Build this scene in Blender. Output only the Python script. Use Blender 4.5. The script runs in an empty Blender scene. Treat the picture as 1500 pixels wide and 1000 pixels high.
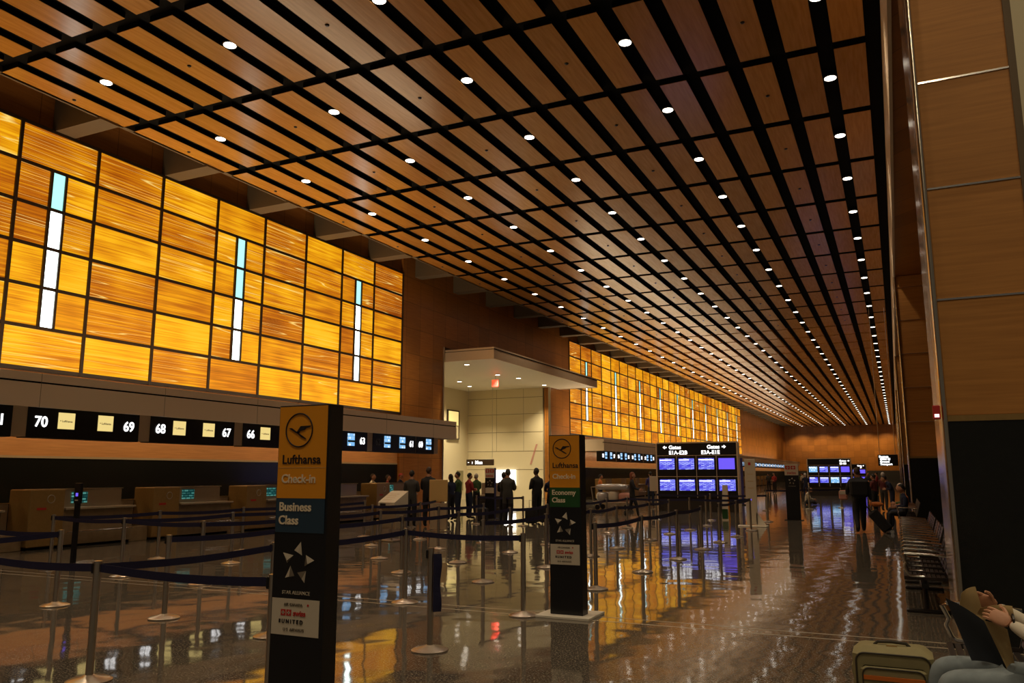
import bpy, bmesh, math, random
from mathutils import Vector, Matrix, Euler
random.seed(7)
PI = math.pi
SC = bpy.context.scene
COL = SC.collection

# ------------------------------------------------------------------ camera
cam_d = bpy.data.cameras.new('camera'); cam = bpy.data.objects.new('camera', cam_d); COL.objects.link(cam)
cam_d.sensor_width = 36; cam_d.lens = 1175.64 / 1500 * 36; cam_d.clip_end = 400
yaw, pitch, roll = math.radians(25.355), math.radians(9.383), math.radians(-.118)
fw = Vector((-math.sin(yaw) * math.cos(pitch), math.cos(yaw) * math.cos(pitch), math.sin(pitch)))
rt = Vector((math.cos(yaw), math.sin(yaw), 0)); up = rt.cross(fw)
r2 = rt * math.cos(roll) + up * math.sin(roll); u2 = -rt * math.sin(roll) + up * math.cos(roll)
m = Matrix((r2, u2, -fw)).transposed().to_4x4(); m.translation = (0, 0, 1.66)
cam.matrix_world = m
SC.camera = cam

# ------------------------------------------------------------------ world, exposure
w = bpy.data.worlds.new('world'); SC.world = w; w.use_nodes = True
bg = w.node_tree.nodes['Background']; bg.inputs[0].default_value = (1, .80, .58, 1); bg.inputs[1].default_value = .06
vs = SC.view_settings; vs.view_transform = 'Standard'; vs.look = 'None'; vs.gamma = 1; vs.exposure = 0
try: vs.use_curve_mapping = False
except Exception: pass
DISC = 7.5      # glow of the downlight lenses
SPOTW = 300.0    # lamps of the downlights

def lamp(name, kind, loc, power, color=(1, .84, .62), rot=(0, 0, 0), **kw):
    d = bpy.data.lights.new(name, kind); d.energy = power; d.color = color
    for k, v in kw.items(): setattr(d, k, v)
    o = bpy.data.objects.new(name, d); o.location = loc; o.rotation_euler = rot; COL.objects.link(o); return o
# unseen fill lamps added above the counter canopies to brighten the timber ceiling
for (ya, yb) in ((10, 30), (50, 105), (105, 160)):
    lamp('ceiling_fill_lamp', 'AREA', (-18.6, (ya + yb) / 2, 3.95), 26 * (yb - ya), (1, .78, .5), (PI, 0, 0), shape='RECTANGLE', size=1.2, size_y=yb - ya)

# ------------------------------------------------------------------ materials
def nodes(name):
    m = bpy.data.materials.new(name); m.use_nodes = True; nt = m.node_tree
    return m, nt, nt.nodes['Principled BSDF']
def mat(name, c, rough=.5, metal=0, spec=.5, emit=None, es=0, noise=0):
    m, nt, b = nodes(name)
    b.inputs['Base Color'].default_value = (*c, 1); b.inputs['Roughness'].default_value = rough
    b.inputs['Metallic'].default_value = metal; b.inputs['Specular IOR Level'].default_value = spec
    if emit: b.inputs['Emission Color'].default_value = (*emit, 1); b.inputs['Emission Strength'].default_value = es
    if noise:
        n = nt.nodes.new('ShaderNodeTexNoise'); n.inputs['Scale'].default_value = 18
        tc = nt.nodes.new('ShaderNodeTexCoord'); nt.links.new(tc.outputs['Object'], n.inputs['Vector'])
        mx = nt.nodes.new('ShaderNodeMix'); mx.data_type = 'RGBA'
        mx.inputs[6].default_value = (*[v * (1 - noise) for v in c], 1); mx.inputs[7].default_value = (*[min(1, v * (1 + noise)) for v in c], 1)
        nt.links.new(n.outputs['Fac'], mx.inputs[0]); nt.links.new(mx.outputs[2], b.inputs['Base Color'])
    return m
def wood(name, c1, c2, scale=(1, 14, 14), rough=.35, vary=.25, joints=None):
    m, nt, b = nodes(name); L = nt.links.new
    tc = nt.nodes.new('ShaderNodeTexCoord'); mp = nt.nodes.new('ShaderNodeMapping'); mp.inputs['Scale'].default_value = scale
    oi = nt.nodes.new('ShaderNodeObjectInfo')
    ad = nt.nodes.new('ShaderNodeVectorMath'); ad.operation = 'ADD'
    ml = nt.nodes.new('ShaderNodeMath'); ml.operation = 'MULTIPLY'; ml.inputs[1].default_value = 37
    L(oi.outputs['Random'], ml.inputs[0]); L(tc.outputs['Object'], mp.inputs['Vector']); L(mp.outputs[0], ad.inputs[0]); L(ml.outputs[0], ad.inputs[1])
    n = nt.nodes.new('ShaderNodeTexNoise'); n.inputs['Scale'].default_value = 1; n.inputs['Detail'].default_value = 4
    L(ad.outputs[0], n.inputs['Vector'])
    cr = nt.nodes.new('ShaderNodeValToRGB'); cr.color_ramp.elements[0].position = .3; cr.color_ramp.elements[1].position = .72
    cr.color_ramp.elements[0].color = (*c1, 1); cr.color_ramp.elements[1].color = (*c2, 1); L(n.outputs['Fac'], cr.inputs[0])
    hs = nt.nodes.new('ShaderNodeHueSaturation'); L(cr.outputs[0], hs.inputs['Color'])
    mr = nt.nodes.new('ShaderNodeMapRange'); mr.inputs['To Min'].default_value = 1 - vary; mr.inputs['To Max'].default_value = 1 + vary
    L(oi.outputs['Random'], mr.inputs['Value']); L(mr.outputs[0], hs.inputs['Value']); L(hs.outputs[0], b.inputs['Base Color'])
    if joints:
        bt = nt.nodes.new('ShaderNodeTexBrick'); bt.inputs['Scale'].default_value = 1; bt.offset = 0
        bt.inputs['Brick Width'].default_value = joints[0]; bt.inputs['Row Height'].default_value = joints[1]; bt.inputs['Mortar Size'].default_value = .012
        bt.inputs['Color1'].default_value = (1, 1, 1, 1); bt.inputs['Color2'].default_value = (.72, .72, .72, 1); bt.inputs['Mortar'].default_value = (.35, .35, .35, 1)
        sx = nt.nodes.new('ShaderNodeSeparateXYZ'); cx = nt.nodes.new('ShaderNodeCombineXYZ'); sm = nt.nodes.new('ShaderNodeMath')
        L(tc.outputs['Object'], sx.inputs[0]); L(sx.outputs[0], sm.inputs[0]); L(sx.outputs[1], sm.inputs[1]); L(sm.outputs[0], cx.inputs[0]); L(sx.outputs[2], cx.inputs[1])
        L(cx.outputs[0], bt.inputs['Vector'])
        mx = nt.nodes.new('ShaderNodeMix'); mx.data_type = 'RGBA'; mx.blend_type = 'MULTIPLY'; mx.inputs[0].default_value = 1
        L(hs.outputs[0], mx.inputs[6]); L(bt.outputs['Color'], mx.inputs[7]); L(mx.outputs[2], b.inputs['Base Color'])
    b.inputs['Roughness'].default_value = rough
    return m
def amber():
    m, nt, b = nodes('amber_glass'); L = nt.links.new; N = nt.nodes.new
    oi = N('ShaderNodeObjectInfo'); tc = N('ShaderNodeTexCoord')
    sh = N('ShaderNodeMath'); sh.operation = 'MULTIPLY'; sh.inputs[1].default_value = 91; L(oi.outputs['Random'], sh.inputs[0])
    def streak(sc, det):
        mp = N('ShaderNodeMapping'); mp.inputs['Scale'].default_value = sc; mp.inputs['Rotation'].default_value = (math.radians(1.2), 0, 0)
        L(tc.outputs['Object'], mp.inputs['Vector'])
        a = N('ShaderNodeVectorMath'); a.operation = 'ADD'; L(mp.outputs[0], a.inputs[0]); L(sh.outputs[0], a.inputs[1])
        n = N('ShaderNodeTexNoise'); n.inputs['Scale'].default_value = 1; n.inputs['Detail'].default_value = det; L(a.outputs[0], n.inputs['Vector']); return n
    n1 = streak((1, .45, 22), 4); n2 = streak((1, .13, 6.0), 0); n3 = streak((1, .8, 1.1), 1)
    # base tone: random per panel + streaks
    t = N('ShaderNodeMath'); t.operation = 'MULTIPLY_ADD'; t.inputs[1].default_value = .46; L(oi.outputs['Random'], t.inputs[0])
    k = N('ShaderNodeMath'); k.operation = 'MULTIPLY'; k.inputs[1].default_value = 1.05; L(n1.outputs['Fac'], k.inputs[0])
    k3 = N('ShaderNodeMath'); k3.operation = 'MULTIPLY_ADD'; k3.inputs[1].default_value = .55; k3.inputs[2].default_value = -.50; L(n3.outputs['Fac'], k3.inputs[0])
    s = N('ShaderNodeMath'); L(k.outputs[0], s.inputs[0]); L(k3.outputs[0], s.inputs[1]); L(s.outputs[0], t.inputs[2])
    cr = N('ShaderNodeValToRGB'); e = cr.color_ramp.elements
    e[0].position = .08; e[0].color = (.20, .034, .001, 1); e[1].position = .95; e[1].color = (.98, .52, .02, 1)
    for p, c in ((.34, (.42, .10, .002, 1)), (.58, (.70, .26, .003, 1)), (.78, (.92, .44, .006, 1))):
        q = e.new(p); q.color = c
    L(t.outputs[0], cr.inputs[0])
    # pale veins
    d = N('ShaderNodeMath'); d.operation = 'SUBTRACT'; d.inputs[1].default_value = .5; L(n2.outputs['Fac'], d.inputs[0])
    ab = N('ShaderNodeMath'); ab.operation = 'ABSOLUTE'; L(d.outputs[0], ab.inputs[0])
    lt = N('ShaderNodeMapRange'); lt.inputs['From Min'].default_value = 0; lt.inputs['From Max'].default_value = .014; lt.inputs['To Min'].default_value = .8; lt.inputs['To Max'].default_value = 0
    L(ab.outputs[0], lt.inputs['Value'])
    fr = N('ShaderNodeMath'); fr.operation = 'LESS_THAN'; fr.inputs[1].default_value = .62; 
    m7 = N('ShaderNodeMath'); m7.operation = 'MULTIPLY'; m7.inputs[1].default_value = 7.31; L(oi.outputs['Random'], m7.inputs[0])
    fc = N('ShaderNodeMath'); fc.operation = 'FRACT'; L(m7.outputs[0], fc.inputs[0]); L(fc.outputs[0], fr.inputs[0])
    vm = N('ShaderNodeMath'); vm.operation = 'MULTIPLY'; L(lt.outputs[0], vm.inputs[0]); L(fr.outputs[0], vm.inputs[1])
    mx = N('ShaderNodeMix'); mx.data_type = 'RGBA'; mx.inputs[7].default_value = (1, .78, .22, 1)
    L(vm.outputs[0], mx.inputs[0]); L(cr.outputs[0], mx.inputs[6])
    L(mx.outputs[2], b.inputs['Emission Color']); b.inputs['Emission Strength'].default_value = 1.0
    b.inputs['Base Color'].default_value = (.25, .12, .02, 1); b.inputs['Roughness'].default_value = .25
    return m
def floor_mat():
    m, nt, b = nodes('terrazzo'); L = nt.links.new; N = nt.nodes.new
    tc = N('ShaderNodeTexCoord')
    n = N('ShaderNodeTexNoise'); n.inputs['Scale'].default_value = 55; n.inputs['Detail'].default_value = 3; n.inputs['Roughness'].default_value = .75; L(tc.outputs['Object'], n.inputs['Vector'])
    cr = N('ShaderNodeValToRGB'); e = cr.color_ramp.elements
    e[0].position = .36; e[0].color = (.055, .048, .038, 1); e[1].position = .70; e[1].color = (.62, .52, .38, 1)
    q = e.new(.54); q.color = (.13, .112, .086, 1)
    L(n.outputs['Fac'], cr.inputs[0])
    br = N('ShaderNodeTexBrick'); br.offset = 0; br.inputs['Scale'].default_value = 1; br.inputs['Brick Width'].default_value = .93; br.inputs['Row Height'].default_value = 1.86
    br.inputs['Mortar Size'].default_value = .006; br.inputs['Color1'].default_value = (1, 1, 1, 1); br.inputs['Color2'].default_value = (.86, .86, .86, 1); br.inputs['Mortar'].default_value = (1.4, 1.35, 1.2, 1)
    L(tc.outputs['Object'], br.inputs['Vector'])
    mx = N('ShaderNodeMix'); mx.data_type = 'RGBA'; mx.blend_type = 'MULTIPLY'; mx.inputs[0].default_value = 1
    L(cr.outputs[0], mx.inputs[6]); L(br.outputs['Color'], mx.inputs[7]); L(mx.outputs[2], b.inputs['Base Color'])
    b.inputs['Roughness'].default_value = .055; b.inputs['IOR'].default_value = 1.65
    w1 = N('ShaderNodeTexNoise'); w1.inputs['Scale'].default_value = 1.7; w1.inputs['Detail'].default_value = 1; L(tc.outputs['Object'], w1.inputs['Vector'])
    bp = N('ShaderNodeBump'); bp.inputs['Strength'].default_value = .30; bp.inputs['Distance'].default_value = .018
    L(w1.outputs['Fac'], bp.inputs['Height']); L(bp.outputs[0], b.inputs['Normal'])
    return m
def screen_mat(name, base, line, rows, cov, es=1.6):
    m, nt, b = nodes(name); L = nt.links.new; N = nt.nodes.new
    tc = N('ShaderNodeTexCoord'); oi = N('ShaderNodeObjectInfo')
    br = N('ShaderNodeTexBrick'); br.inputs['Scale'].default_value = 1; br.inputs['Brick Width'].default_value = .17; br.inputs['Row Height'].default_value = rows; br.inputs['Mortar Size'].default_value = rows * .22
    br.inputs['Color1'].default_value = (*line, 1); br.inputs['Color2'].default_value = (*base, 1); br.inputs['Mortar'].default_value = (*base, 1); br.inputs['Bias'].default_value = cov
    sx = N('ShaderNodeSeparateXYZ'); cx = N('ShaderNodeCombineXYZ'); ad = N('ShaderNodeMath'); a2 = N('ShaderNodeMath')
    L(tc.outputs['Object'], sx.inputs[0]); L(sx.outputs[0], ad.inputs[0]); L(sx.outputs[1], ad.inputs[1]); L(ad.outputs[0], a2.inputs[0]); L(oi.outputs['Random'], a2.inputs[1])
    L(a2.outputs[0], cx.inputs[0]); L(sx.outputs[2], cx.inputs[1]); L(cx.outputs[0], br.inputs['Vector'])
    L(br.outputs['Color'], b.inputs['Emission Color']); b.inputs['Emission Strength'].default_value = es
    b.inputs['Base Color'].default_value = (0, 0, 0, 1); b.inputs['Roughness'].default_value = .2
    return m

M = dict(
    black=mat('black_plenum', (.004, .004, .004), .8, spec=.1), blackm=mat('black_metal', (.006, .006, .007), .35),
    granite=mat('black_granite', (.008, .009, .007), .22, noise=.6), ceilwood=wood('ceiling_timber', (.46, .195, .032), (.58, .268, .055), (16, 1.2, 1), .24, .14),
    wallwood=wood('wall_timber', (.40, .140, .022), (.52, .200, .036), (1, 1.2, 22), .32, .04, (1.22, 1.21)),
    pierwood=wood('pier_timber', (.40, .165, .028), (.52, .225, .042), (1.2, 1, 26), .62, .07),
    stripwood=wood('strip_timber', (.50, .23, .075), (.62, .30, .10), (1, 1.2, 22), .4, .03),
    steel=mat('brushed_steel', (.56, .50, .42), .29, 1), chrome=mat('chrome', (.8, .78, .74), .12, 1), trim=mat('polished_trim', (.62, .55, .44), .2, 1),
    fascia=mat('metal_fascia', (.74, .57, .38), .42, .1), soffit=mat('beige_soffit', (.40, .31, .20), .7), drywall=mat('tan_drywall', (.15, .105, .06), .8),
    cream=mat('cream_wall', (.70, .60, .38), .6), white=mat('white_soffit', (.80, .74, .60), .5), joint=mat('brown_joint', (.18, .14, .08), .8),  # joint: matt brown lines between panels
    frame=mat('bronze_frame', (.035, .018, .008), .45), amber=amber(),
    slotw=mat('white_slot', (.2, .3, .3), .4, emit=(.86, 1, .96), es=5.5), slotc=mat('cyan_slot', (.1, .3, .3), .4, emit=(.42, .92, .84), es=1.25),
    lens=mat('lamp_lens', (.9, .9, .9), .4, emit=(1, .88, .72), es=DISC), floor=floor_mat(), inlay=mat('pale_inlay', (.62, .52, .38), .2),
    yellow=mat('sign_yellow', (.85, .33, .012), .4), navy=mat('sign_navy', (.02, .05, .085), .4), green=mat('sign_green', (.015, .085, .02), .4),
    ink=mat('ink_black', (.012, .008, .01), .5), pale=mat('print_pale', (.88, .74, .52), .5), tan=mat('print_tan', (.62, .42, .16), .5), paper=mat('sign_paper', (.66, .58, .44), .55),
    red=mat('print_red', (.5, .02, .015), .5), silver=mat('print_silver', (.55, .48, .36), .4), silverd=mat('print_silver_dark', (.16, .13, .09), .4),
    lit=mat('lit_white', (.8, .8, .8), .4, emit=(1, 1, 1), es=2.2), dim=mat('unlit_numeral', (.12, .14, .14), .5), lityel=mat('lit_yellow', (.3, .25, .1), .4, emit=(.86, .66, .24), es=1.0),
    litblue=screen_mat('departure_screen', (.05, .04, .55), (.42, .48, .95), .052, .0, 1.35), litcyan=screen_mat('airline_screen', (.15, .35, .6), (.9, .95, 1), .12, .35, 1.5),
    litviol=mat('blank_screen', (.02, .02, .1), .3, emit=(.14, .09, .80), es=1.2), teal=screen_mat('tiny_display', (.0, .03, .03), (.1, .35, .3), .07, -.1, .8),
    belt=mat('navy_belt', (.008, .008, .045), .6), desk=wood('desk_laminate', (.22, .15, .075), (.30, .21, .11), (1, 6, 6), .35, .1), brass=mat('brass_panel', (.38, .235, .078), .34, .4, noise=.15),
    counter=mat('counter_metal', (.46, .37, .25), .34, .3), glow=mat('daylight_panel', (.8, .8, .8), .5, emit=(1, 1, 1), es=1.9), exit=mat('exit_red', (.3, .02, .02), .5, emit=(1, .10, .03), es=1.3),
    skin=mat('skin', (.50, .25, .14), .55), skind=mat('skin_dark', (.13, .06, .035), .55), eye=mat('eye', (.02, .015, .01), .3), lip=mat('lip', (.33, .10, .07), .5),
    hairb=mat('hair_black', (.010, .008, .006), .6), hairbr=mat('hair_brown', (.05, .025, .012), .6), hairw=mat('hair_white', (.6, .55, .5), .6), hairr=mat('hair_red', (.20, .05, .015), .6),
    cblack=mat('cloth_black', (.010, .010, .012), .8), cwhite=mat('cloth_white', (.62, .56, .44), .8), cred=mat('cloth_red', (.34, .03, .03), .8), cgreen=mat('cloth_green', (.05, .10, .025), .8, noise=.7),
    cnavy=mat('cloth_navy', (.012, .018, .05), .8), cblue=mat('cloth_blue', (.06, .05, .22), .8), cgrey=mat('cloth_grey', (.05, .05, .045), .8), cmar=mat('cloth_maroon', (.12, .02, .02), .8),
    cpink=mat('cloth_pink', (.55, .26, .2), .8), corange=mat('cloth_orange', (.65, .18, .02), .7, noise=.5), jean=mat('denim', (.21, .25, .265), .85, noise=.25), jeand=mat('denim_dark', (.02, .03, .06), .85),
    shoe=mat('shoe', (.012, .011, .01), .5), olive=mat('olive_canvas', (.26, .22, .10), .75, noise=.12), oliveb=mat('olive_piping', (.035, .026, .014), .6), orange=mat('orange_stripe', (.55, .13, .01), .7),
    news=mat('newsprint', (.50, .36, .16), .8, noise=.1), newsd=mat('newspaper_dark_page', (.010, .013, .018), .6), seatm=mat('seat_metal', (.055, .045, .040), .34, .6), orangeback=mat('seat_back_tan', (.20, .09, .035), .4, .3),
    wrap=mat('silver_wrap', (.6, .6, .62), .25, .6), concrete=mat('dark_wall', (.03, .022, .014), .7))

# ------------------------------------------------------------------ mesh helpers
class MB:
    def __init__(s): s.v = []; s.f = []; s.m = []; s.mats = []; s.mi = 0
    def use(s, mt):
        if mt not in s.mats: s.mats.append(mt)
        s.mi = s.mats.index(mt); return s
    def add(s, vs_, fs, T=None):
        o = len(s.v); s.v += [tuple(T @ Vector(v)) if T else tuple(v) for v in vs_]
        s.f += [tuple(i + o for i in f) for f in fs]; s.m += [s.mi] * len(fs); return s
    def box(s, x0, x1, y0, y1, z0, z1, b=0, T=None):
        if b:
            b = min(b, (x1 - x0) / 2.01, (y1 - y0) / 2.01, (z1 - z0) / 2.01)
            pts = []
            for z, k in ((z0, b), (z0 + b, 0), (z1 - b, 0), (z1, b)):
                X0, X1, Y0, Y1 = x0 + k, x1 - k, y0 + k, y1 - k; c = b * .6
                pts.append([(X0 + c, Y0, z), (X1 - c, Y0, z), (X1, Y0 + c, z), (X1, Y1 - c, z), (X1 - c, Y1, z), (X0 + c, Y1, z), (X0, Y1 - c, z), (X0, Y0 + c, z)])
            vs_ = [p for r in pts for p in r]; fs = [tuple(range(7, -1, -1)), tuple(range(24, 32))]
            for r in range(3):
                for i in range(8): j = (i + 1) % 8; fs.append((r * 8 + i, r * 8 + j, r * 8 + 8 + j, r * 8 + 8 + i))
            return s.add(vs_, fs, T)
        return s.add([(x0, y0, z0), (x1, y0, z0), (x1, y1, z0), (x0, y1, z0), (x0, y0, z1), (x1, y0, z1), (x1, y1, z1), (x0, y1, z1)],
                     [(3, 2, 1, 0), (4, 5, 6, 7), (0, 1, 5, 4), (1, 2, 6, 5), (2, 3, 7, 6), (3, 0, 4, 7)], T)
    def lathe(s, prof, n=20, T=None):
        vs_ = []; fs = []
        for r, z in prof: vs_ += [(r * math.cos(2 * PI * i / n), r * math.sin(2 * PI * i / n), z) for i in range(n)]
        for k in range(len(prof) - 1):
            for i in range(n): j = (i + 1) % n; fs.append((k * n + i, k * n + j, k * n + n + j, k * n + n + i))
        fs.append(tuple(range(n - 1, -1, -1))); fs.append(tuple(range((len(prof) - 1) * n, len(prof) * n)))
        return s.add(vs_, fs, T)
    def tube(s, pts, r, n=8, T=None, rs=None):
        pts = [Vector(p) for p in pts]; vs_ = []; fs = []; pr = None
        for i, p in enumerate(pts):
            d = (pts[min(i + 1, len(pts) - 1)] - pts[max(i - 1, 0)]).normalized()
            a = Vector((0, 0, 1)) if abs(d.z) < .9 else Vector((1, 0, 0))
            if pr is not None: a = pr
            u = (a - d * a.dot(d)).normalized(); v = d.cross(u); pr = u; R = rs[i] if rs else r
            vs_ += [tuple(p + (u * math.cos(2 * PI * k / n) + v * math.sin(2 * PI * k / n)) * R) for k in range(n)]
        for i in range(len(pts) - 1):
            for k in range(n): j = (k + 1) % n; fs.append((i * n + k, i * n + j, i * n + n + j, i * n + n + k))
        fs.append(tuple(range(n - 1, -1, -1))); fs.append(tuple(range((len(pts) - 1) * n, len(pts) * n)))
        return s.add(vs_, fs, T)
    def ell(s, c, r, n=12, k=8, T=None, fn=None):
        vs_ = []; fs = []
        for i in range(k + 1):
            a = PI * i / k
            for j in range(n):
                b = 2 * PI * j / n; p = Vector((math.sin(a) * math.cos(b), math.sin(a) * math.sin(b), math.cos(a)))
                if fn: p = fn(p)
                vs_.append((c[0] + p.x * r[0], c[1] + p.y * r[1], c[2] + p.z * r[2]))
        for i in range(k):
            for j in range(n): q = (j + 1) % n; fs.append((i * n + j, i * n + n + j, i * n + n + q, i * n + q))
        return s.add(vs_, fs, T)
    def sheet(s, grid, th=.004, T=None):
        """solid sheet from a grid of points, given thickness along y"""
        R = len(grid); Cn = len(grid[0]); vs_ = [tuple(p) for row in grid for p in row] + [(p[0], p[1] + th, p[2]) for row in grid for p in row]
        o = R * Cn; fs = []
        for i in range(R - 1):
            for j in range(Cn - 1):
                a = i * Cn + j; fs.append((a, a + 1, a + Cn + 1, a + Cn)); fs.append((o + a, o + a + Cn, o + a + Cn + 1, o + a + 1))
        bd = [j for j in range(Cn)] + [i * Cn + Cn - 1 for i in range(1, R)] + [(R - 1) * Cn + j for j in range(Cn - 2, -1, -1)] + [i * Cn for i in range(R - 2, 0, -1)]
        for a, b in zip(bd, bd[1:] + bd[:1]): fs.append((a, o + a, o + b, b))
        return s.add(vs_, fs, T)
    def mesh(s, name, smooth=False):
        me = bpy.data.meshes.new(name); me.from_pydata(s.v, [], s.f)
        for mt in s.mats: me.materials.append(M[mt] if isinstance(mt, str) else mt)
        me.polygons.foreach_set('material_index', s.m)
        if smooth:
            me.polygons.foreach_set('use_smooth', [True] * len(s.f))
            try: me.set_sharp_from_angle(angle=math.radians(40))
            except Exception: pass
        me.update(); return me
    def build(s, name, parent=None, loc=(0, 0, 0), smooth=False, rot=None):
        return link(name, s.mesh(name, smooth), parent, loc, rot)
def link(name, me, parent=None, loc=(0, 0, 0), rot=None):
    o = bpy.data.objects.new(name, me); COL.objects.link(o); o.location = loc
    if rot: o.rotation_euler = rot
    if parent: o.parent = parent
    return o
def B(mt): return MB().use(mt)
def empty(name, loc, label, cat, group=None, rz=0):
    o = bpy.data.objects.new(name, None); COL.objects.link(o); o.location = loc; o.rotation_euler = (0, 0, rz); o.empty_display_size = .2
    return tag(o, label, cat, group)
def tag(o, label, cat, group=None):
    o['label'] = label; o['category'] = cat
    if group: o['group'] = group
    return o
def struct(o): o['kind'] = 'structure'; return o
KIDS = {}
def kids(o): return [c for c in COL.objects if c.parent == o]
def tree(o):  # cache of a prototype: [(child, [grandchildren])]
    ks = kids(o); return [(c, kids(c)) for c in ks]
def dup(root, tr, loc, label=None, rz=None):
    r = root.copy(); COL.objects.link(r); r.location = loc
    if rz is not None: r.rotation_euler = (0, 0, rz)
    if label: r['label'] = label
    for c, gs in tr:
        d = c.copy(); COL.objects.link(d); d.parent = r
        for g in gs: e = g.copy(); COL.objects.link(e); e.parent = d
    return r
FRONT = (PI / 2, 0, 0); EAST = (PI / 2, 0, PI / 2)   # lettering read from -Y, from +X
TC = {}
def text(s, size, loc, mt, parent=None, rot=FRONT, bold=0.0, ext=.002, align='LEFT', name='lettering', sx=1.0):
    key = (s, size, mt, bold, ext, align, sx)
    if key not in TC:
        cu = bpy.data.curves.new('lettering', 'FONT'); cu.body = s; cu.size = size; cu.extrude = ext; cu.offset = bold; cu.align_x = align; cu.resolution_u = 3
        o = bpy.data.objects.new('t', cu); COL.objects.link(o)
        dg = bpy.context.evaluated_depsgraph_get(); me = bpy.data.meshes.new_from_object(o.evaluated_get(dg)); bpy.data.objects.remove(o)
        me.name = 'lettering'; me.materials.clear(); me.materials.append(M[mt])
        if sx != 1: me.transform(Matrix.Diagonal((sx, 1, 1, 1)))
        TC[key] = me
    return link(name, TC[key], parent, loc, rot)
ORD = ['first', 'second', 'third', 'fourth', 'fifth', 'sixth', 'seventh', 'eighth', 'ninth', 'tenth', 'eleventh', 'twelfth', 'thirteenth', 'fourteenth', 'fifteenth', 'sixteenth', 'seventeenth', 'eighteenth', 'nineteenth', 'twentieth']
for _t, _u in (('twenty', 'twentieth'), ('thirty', 'thirtieth'), ('forty', 'fortieth')):
    if _t != 'twenty': ORD.append(_u)
    ORD += [_t + '-' + q for q in ORD[:9]]

YF = 173.4; XW = -20.4; ZC = 11.06; DY = 3.698; DX = .996
# ------------------------------------------------------------------ setting: floor
struct(B('floor').box(-30, 6, -12, YF + 1, -.3, 0).build('floor'))
for i, y in enumerate((9.10, 9.36)):
    struct(B('inlay').box(-20.3, 5.9, y - .012, y + .012, 0, .0015).build('trim_%d' % (i + 1)))

# ------------------------------------------------------------------ ceiling
XR = -.789; Y0 = 14.36 - 6 * DY; JN = 6
ceil = struct(B('black').box(-18.46, .36, Y0 + .1, YF, 11.2, 11.45).build('ceiling'))
pw = .655; pl = DY - .33
def panel_mesh(sp):
    mb = B('ceilwood').box(-pw / 2, pw / 2, -pl / 2, pl / 2, 0, .012).use('black').box(-pw / 2, pw / 2, -pl / 2, pl / 2, .012, .139)
    if sp: mb.use('blackm').lathe([(.03, -.03), (.05, -.008), (.05, 0)], 8, Matrix.Translation((0, 0, 0)))
    return mb.mesh('ceiling_panel')
PM = [panel_mesh(0), panel_mesh(1)]
xs = [(-.789 + .15 + .35 + .0, .66)] + [(XR - (k + .5) * DX, pw) for k in range(0, 17)] + [(XR - 17.5 * DX, pw)]
xs[0] = (XR + .5 * DX, pw)
far = B('ceilwood'); rows = int((YF - Y0) / DY)
for j in range(rows):
    yc = Y0 + DY * (j + .5)
    for k, (x, _) in enumerate(xs):
        if 2 <= j < 17: link('ceiling_panel', PM[1 if (k % 4 == 2) else 0], ceil, (x, yc, ZC))
        elif yc + pl / 2 < YF: far.box(x - pw / 2, x + pw / 2, yc - pl / 2, yc + pl / 2, ZC, 11.2)
o = far.build('far_ceiling_panels', ceil); o['kind'] = 'stuff'
# downlights
dl = empty('downlight', (0, 0, 0), 'x', 'ceiling light', 'round downlights in the dark strips of the timber ceiling')
B('blackm').lathe([(.155, 0), (.165, .012), (.15, .03), (.13, .03), (.13, .012)], 20).build('rim', dl, smooth=True)
B('blackm').lathe([(.14, .03), (.14, .12)], 16).build('housing', dl, smooth=True)
B('lens').lathe([(.135, -.008), (.135, -.001)], 20).build('lens', dl)
dtr = tree(dl); first = True
rname = ['rightmost row', 'second row from the right', 'middle row of the ceiling', 'second row from the left', 'leftmost row']
for i in range(5):
    x = XR - 4 * i * DX
    for j in range(-2, 43):
        y = 15.96 + DY * j
        if y > YF - 2: continue
        lb = 'round downlight in the %s, %s from the near end' % (rname[i], ORD[j + 2])
        if first: dl.location = (x, y, 11.08); dl['label'] = lb; first = False
        else: dup(dl, dtr, (x, y, 11.08), lb)
# lamps inside the downlights (every other module, doing the work of two)
for i in range(5):
    for j in range(-6, 42, 2):
        if i % 2 == (j // 2) % 2 or j < 14:
            lamp('downlight_lamp', 'SPOT', (XR - 4 * i * DX, 15.96 + DY * j, 11.03), SPOTW, (1, .80, .56), spot_size=math.radians(105), spot_blend=.6, shadow_soft_size=.12)

for x in (-17, -13, -9, -5, -1.5): lamp('back_wall_fill_lamp', 'SPOT', (x, YF - 3.2, 10.9), 950, (1, .74, .42), (math.radians(18), 0, 0), spot_size=math.radians(100), spot_blend=.7, shadow_soft_size=.2)  # extra spots added to brighten the far end wall, without fixtures
# ------------------------------------------------------------------ left wall
LW = B('wallwood')
def wl(mt, y0, y1, z0, z1, x1=XW, x0=None): return struct(B(mt).box(x0 if x0 else x1 - .4, x1, y0, y1, z0, z1).build('wall_left'))
wl('wallwood', -12, 30.9, 2.13, 12.2); wl('granite', -12, 30.9, 0, 2.10, XW + .02)
wl('wallwood', 30.9, 34.7, 0, 12.2, XW + .12); wl('wallwood', 34.7, 48.6, 8.0, 12.2, XW + .12); wl('wallwood', 48.6, 52.1, 0, 12.2, XW + .12)
wl('wallwood', 52.1, YF, 2.13, 12.2); wl('granite', 52.1, YF, 0, 2.10, XW + .02)
for (a, b_) in ((-12, 30.85), (52.1, YF)):
    struct(B('stripwood').box(XW, XW + .03, a, b_, 2.16, 2.62).build('trim_3')); struct(B('soffit').box(XW, XW + .05, a, b_, 2.10, 2.16).build('trim_4'))
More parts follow.
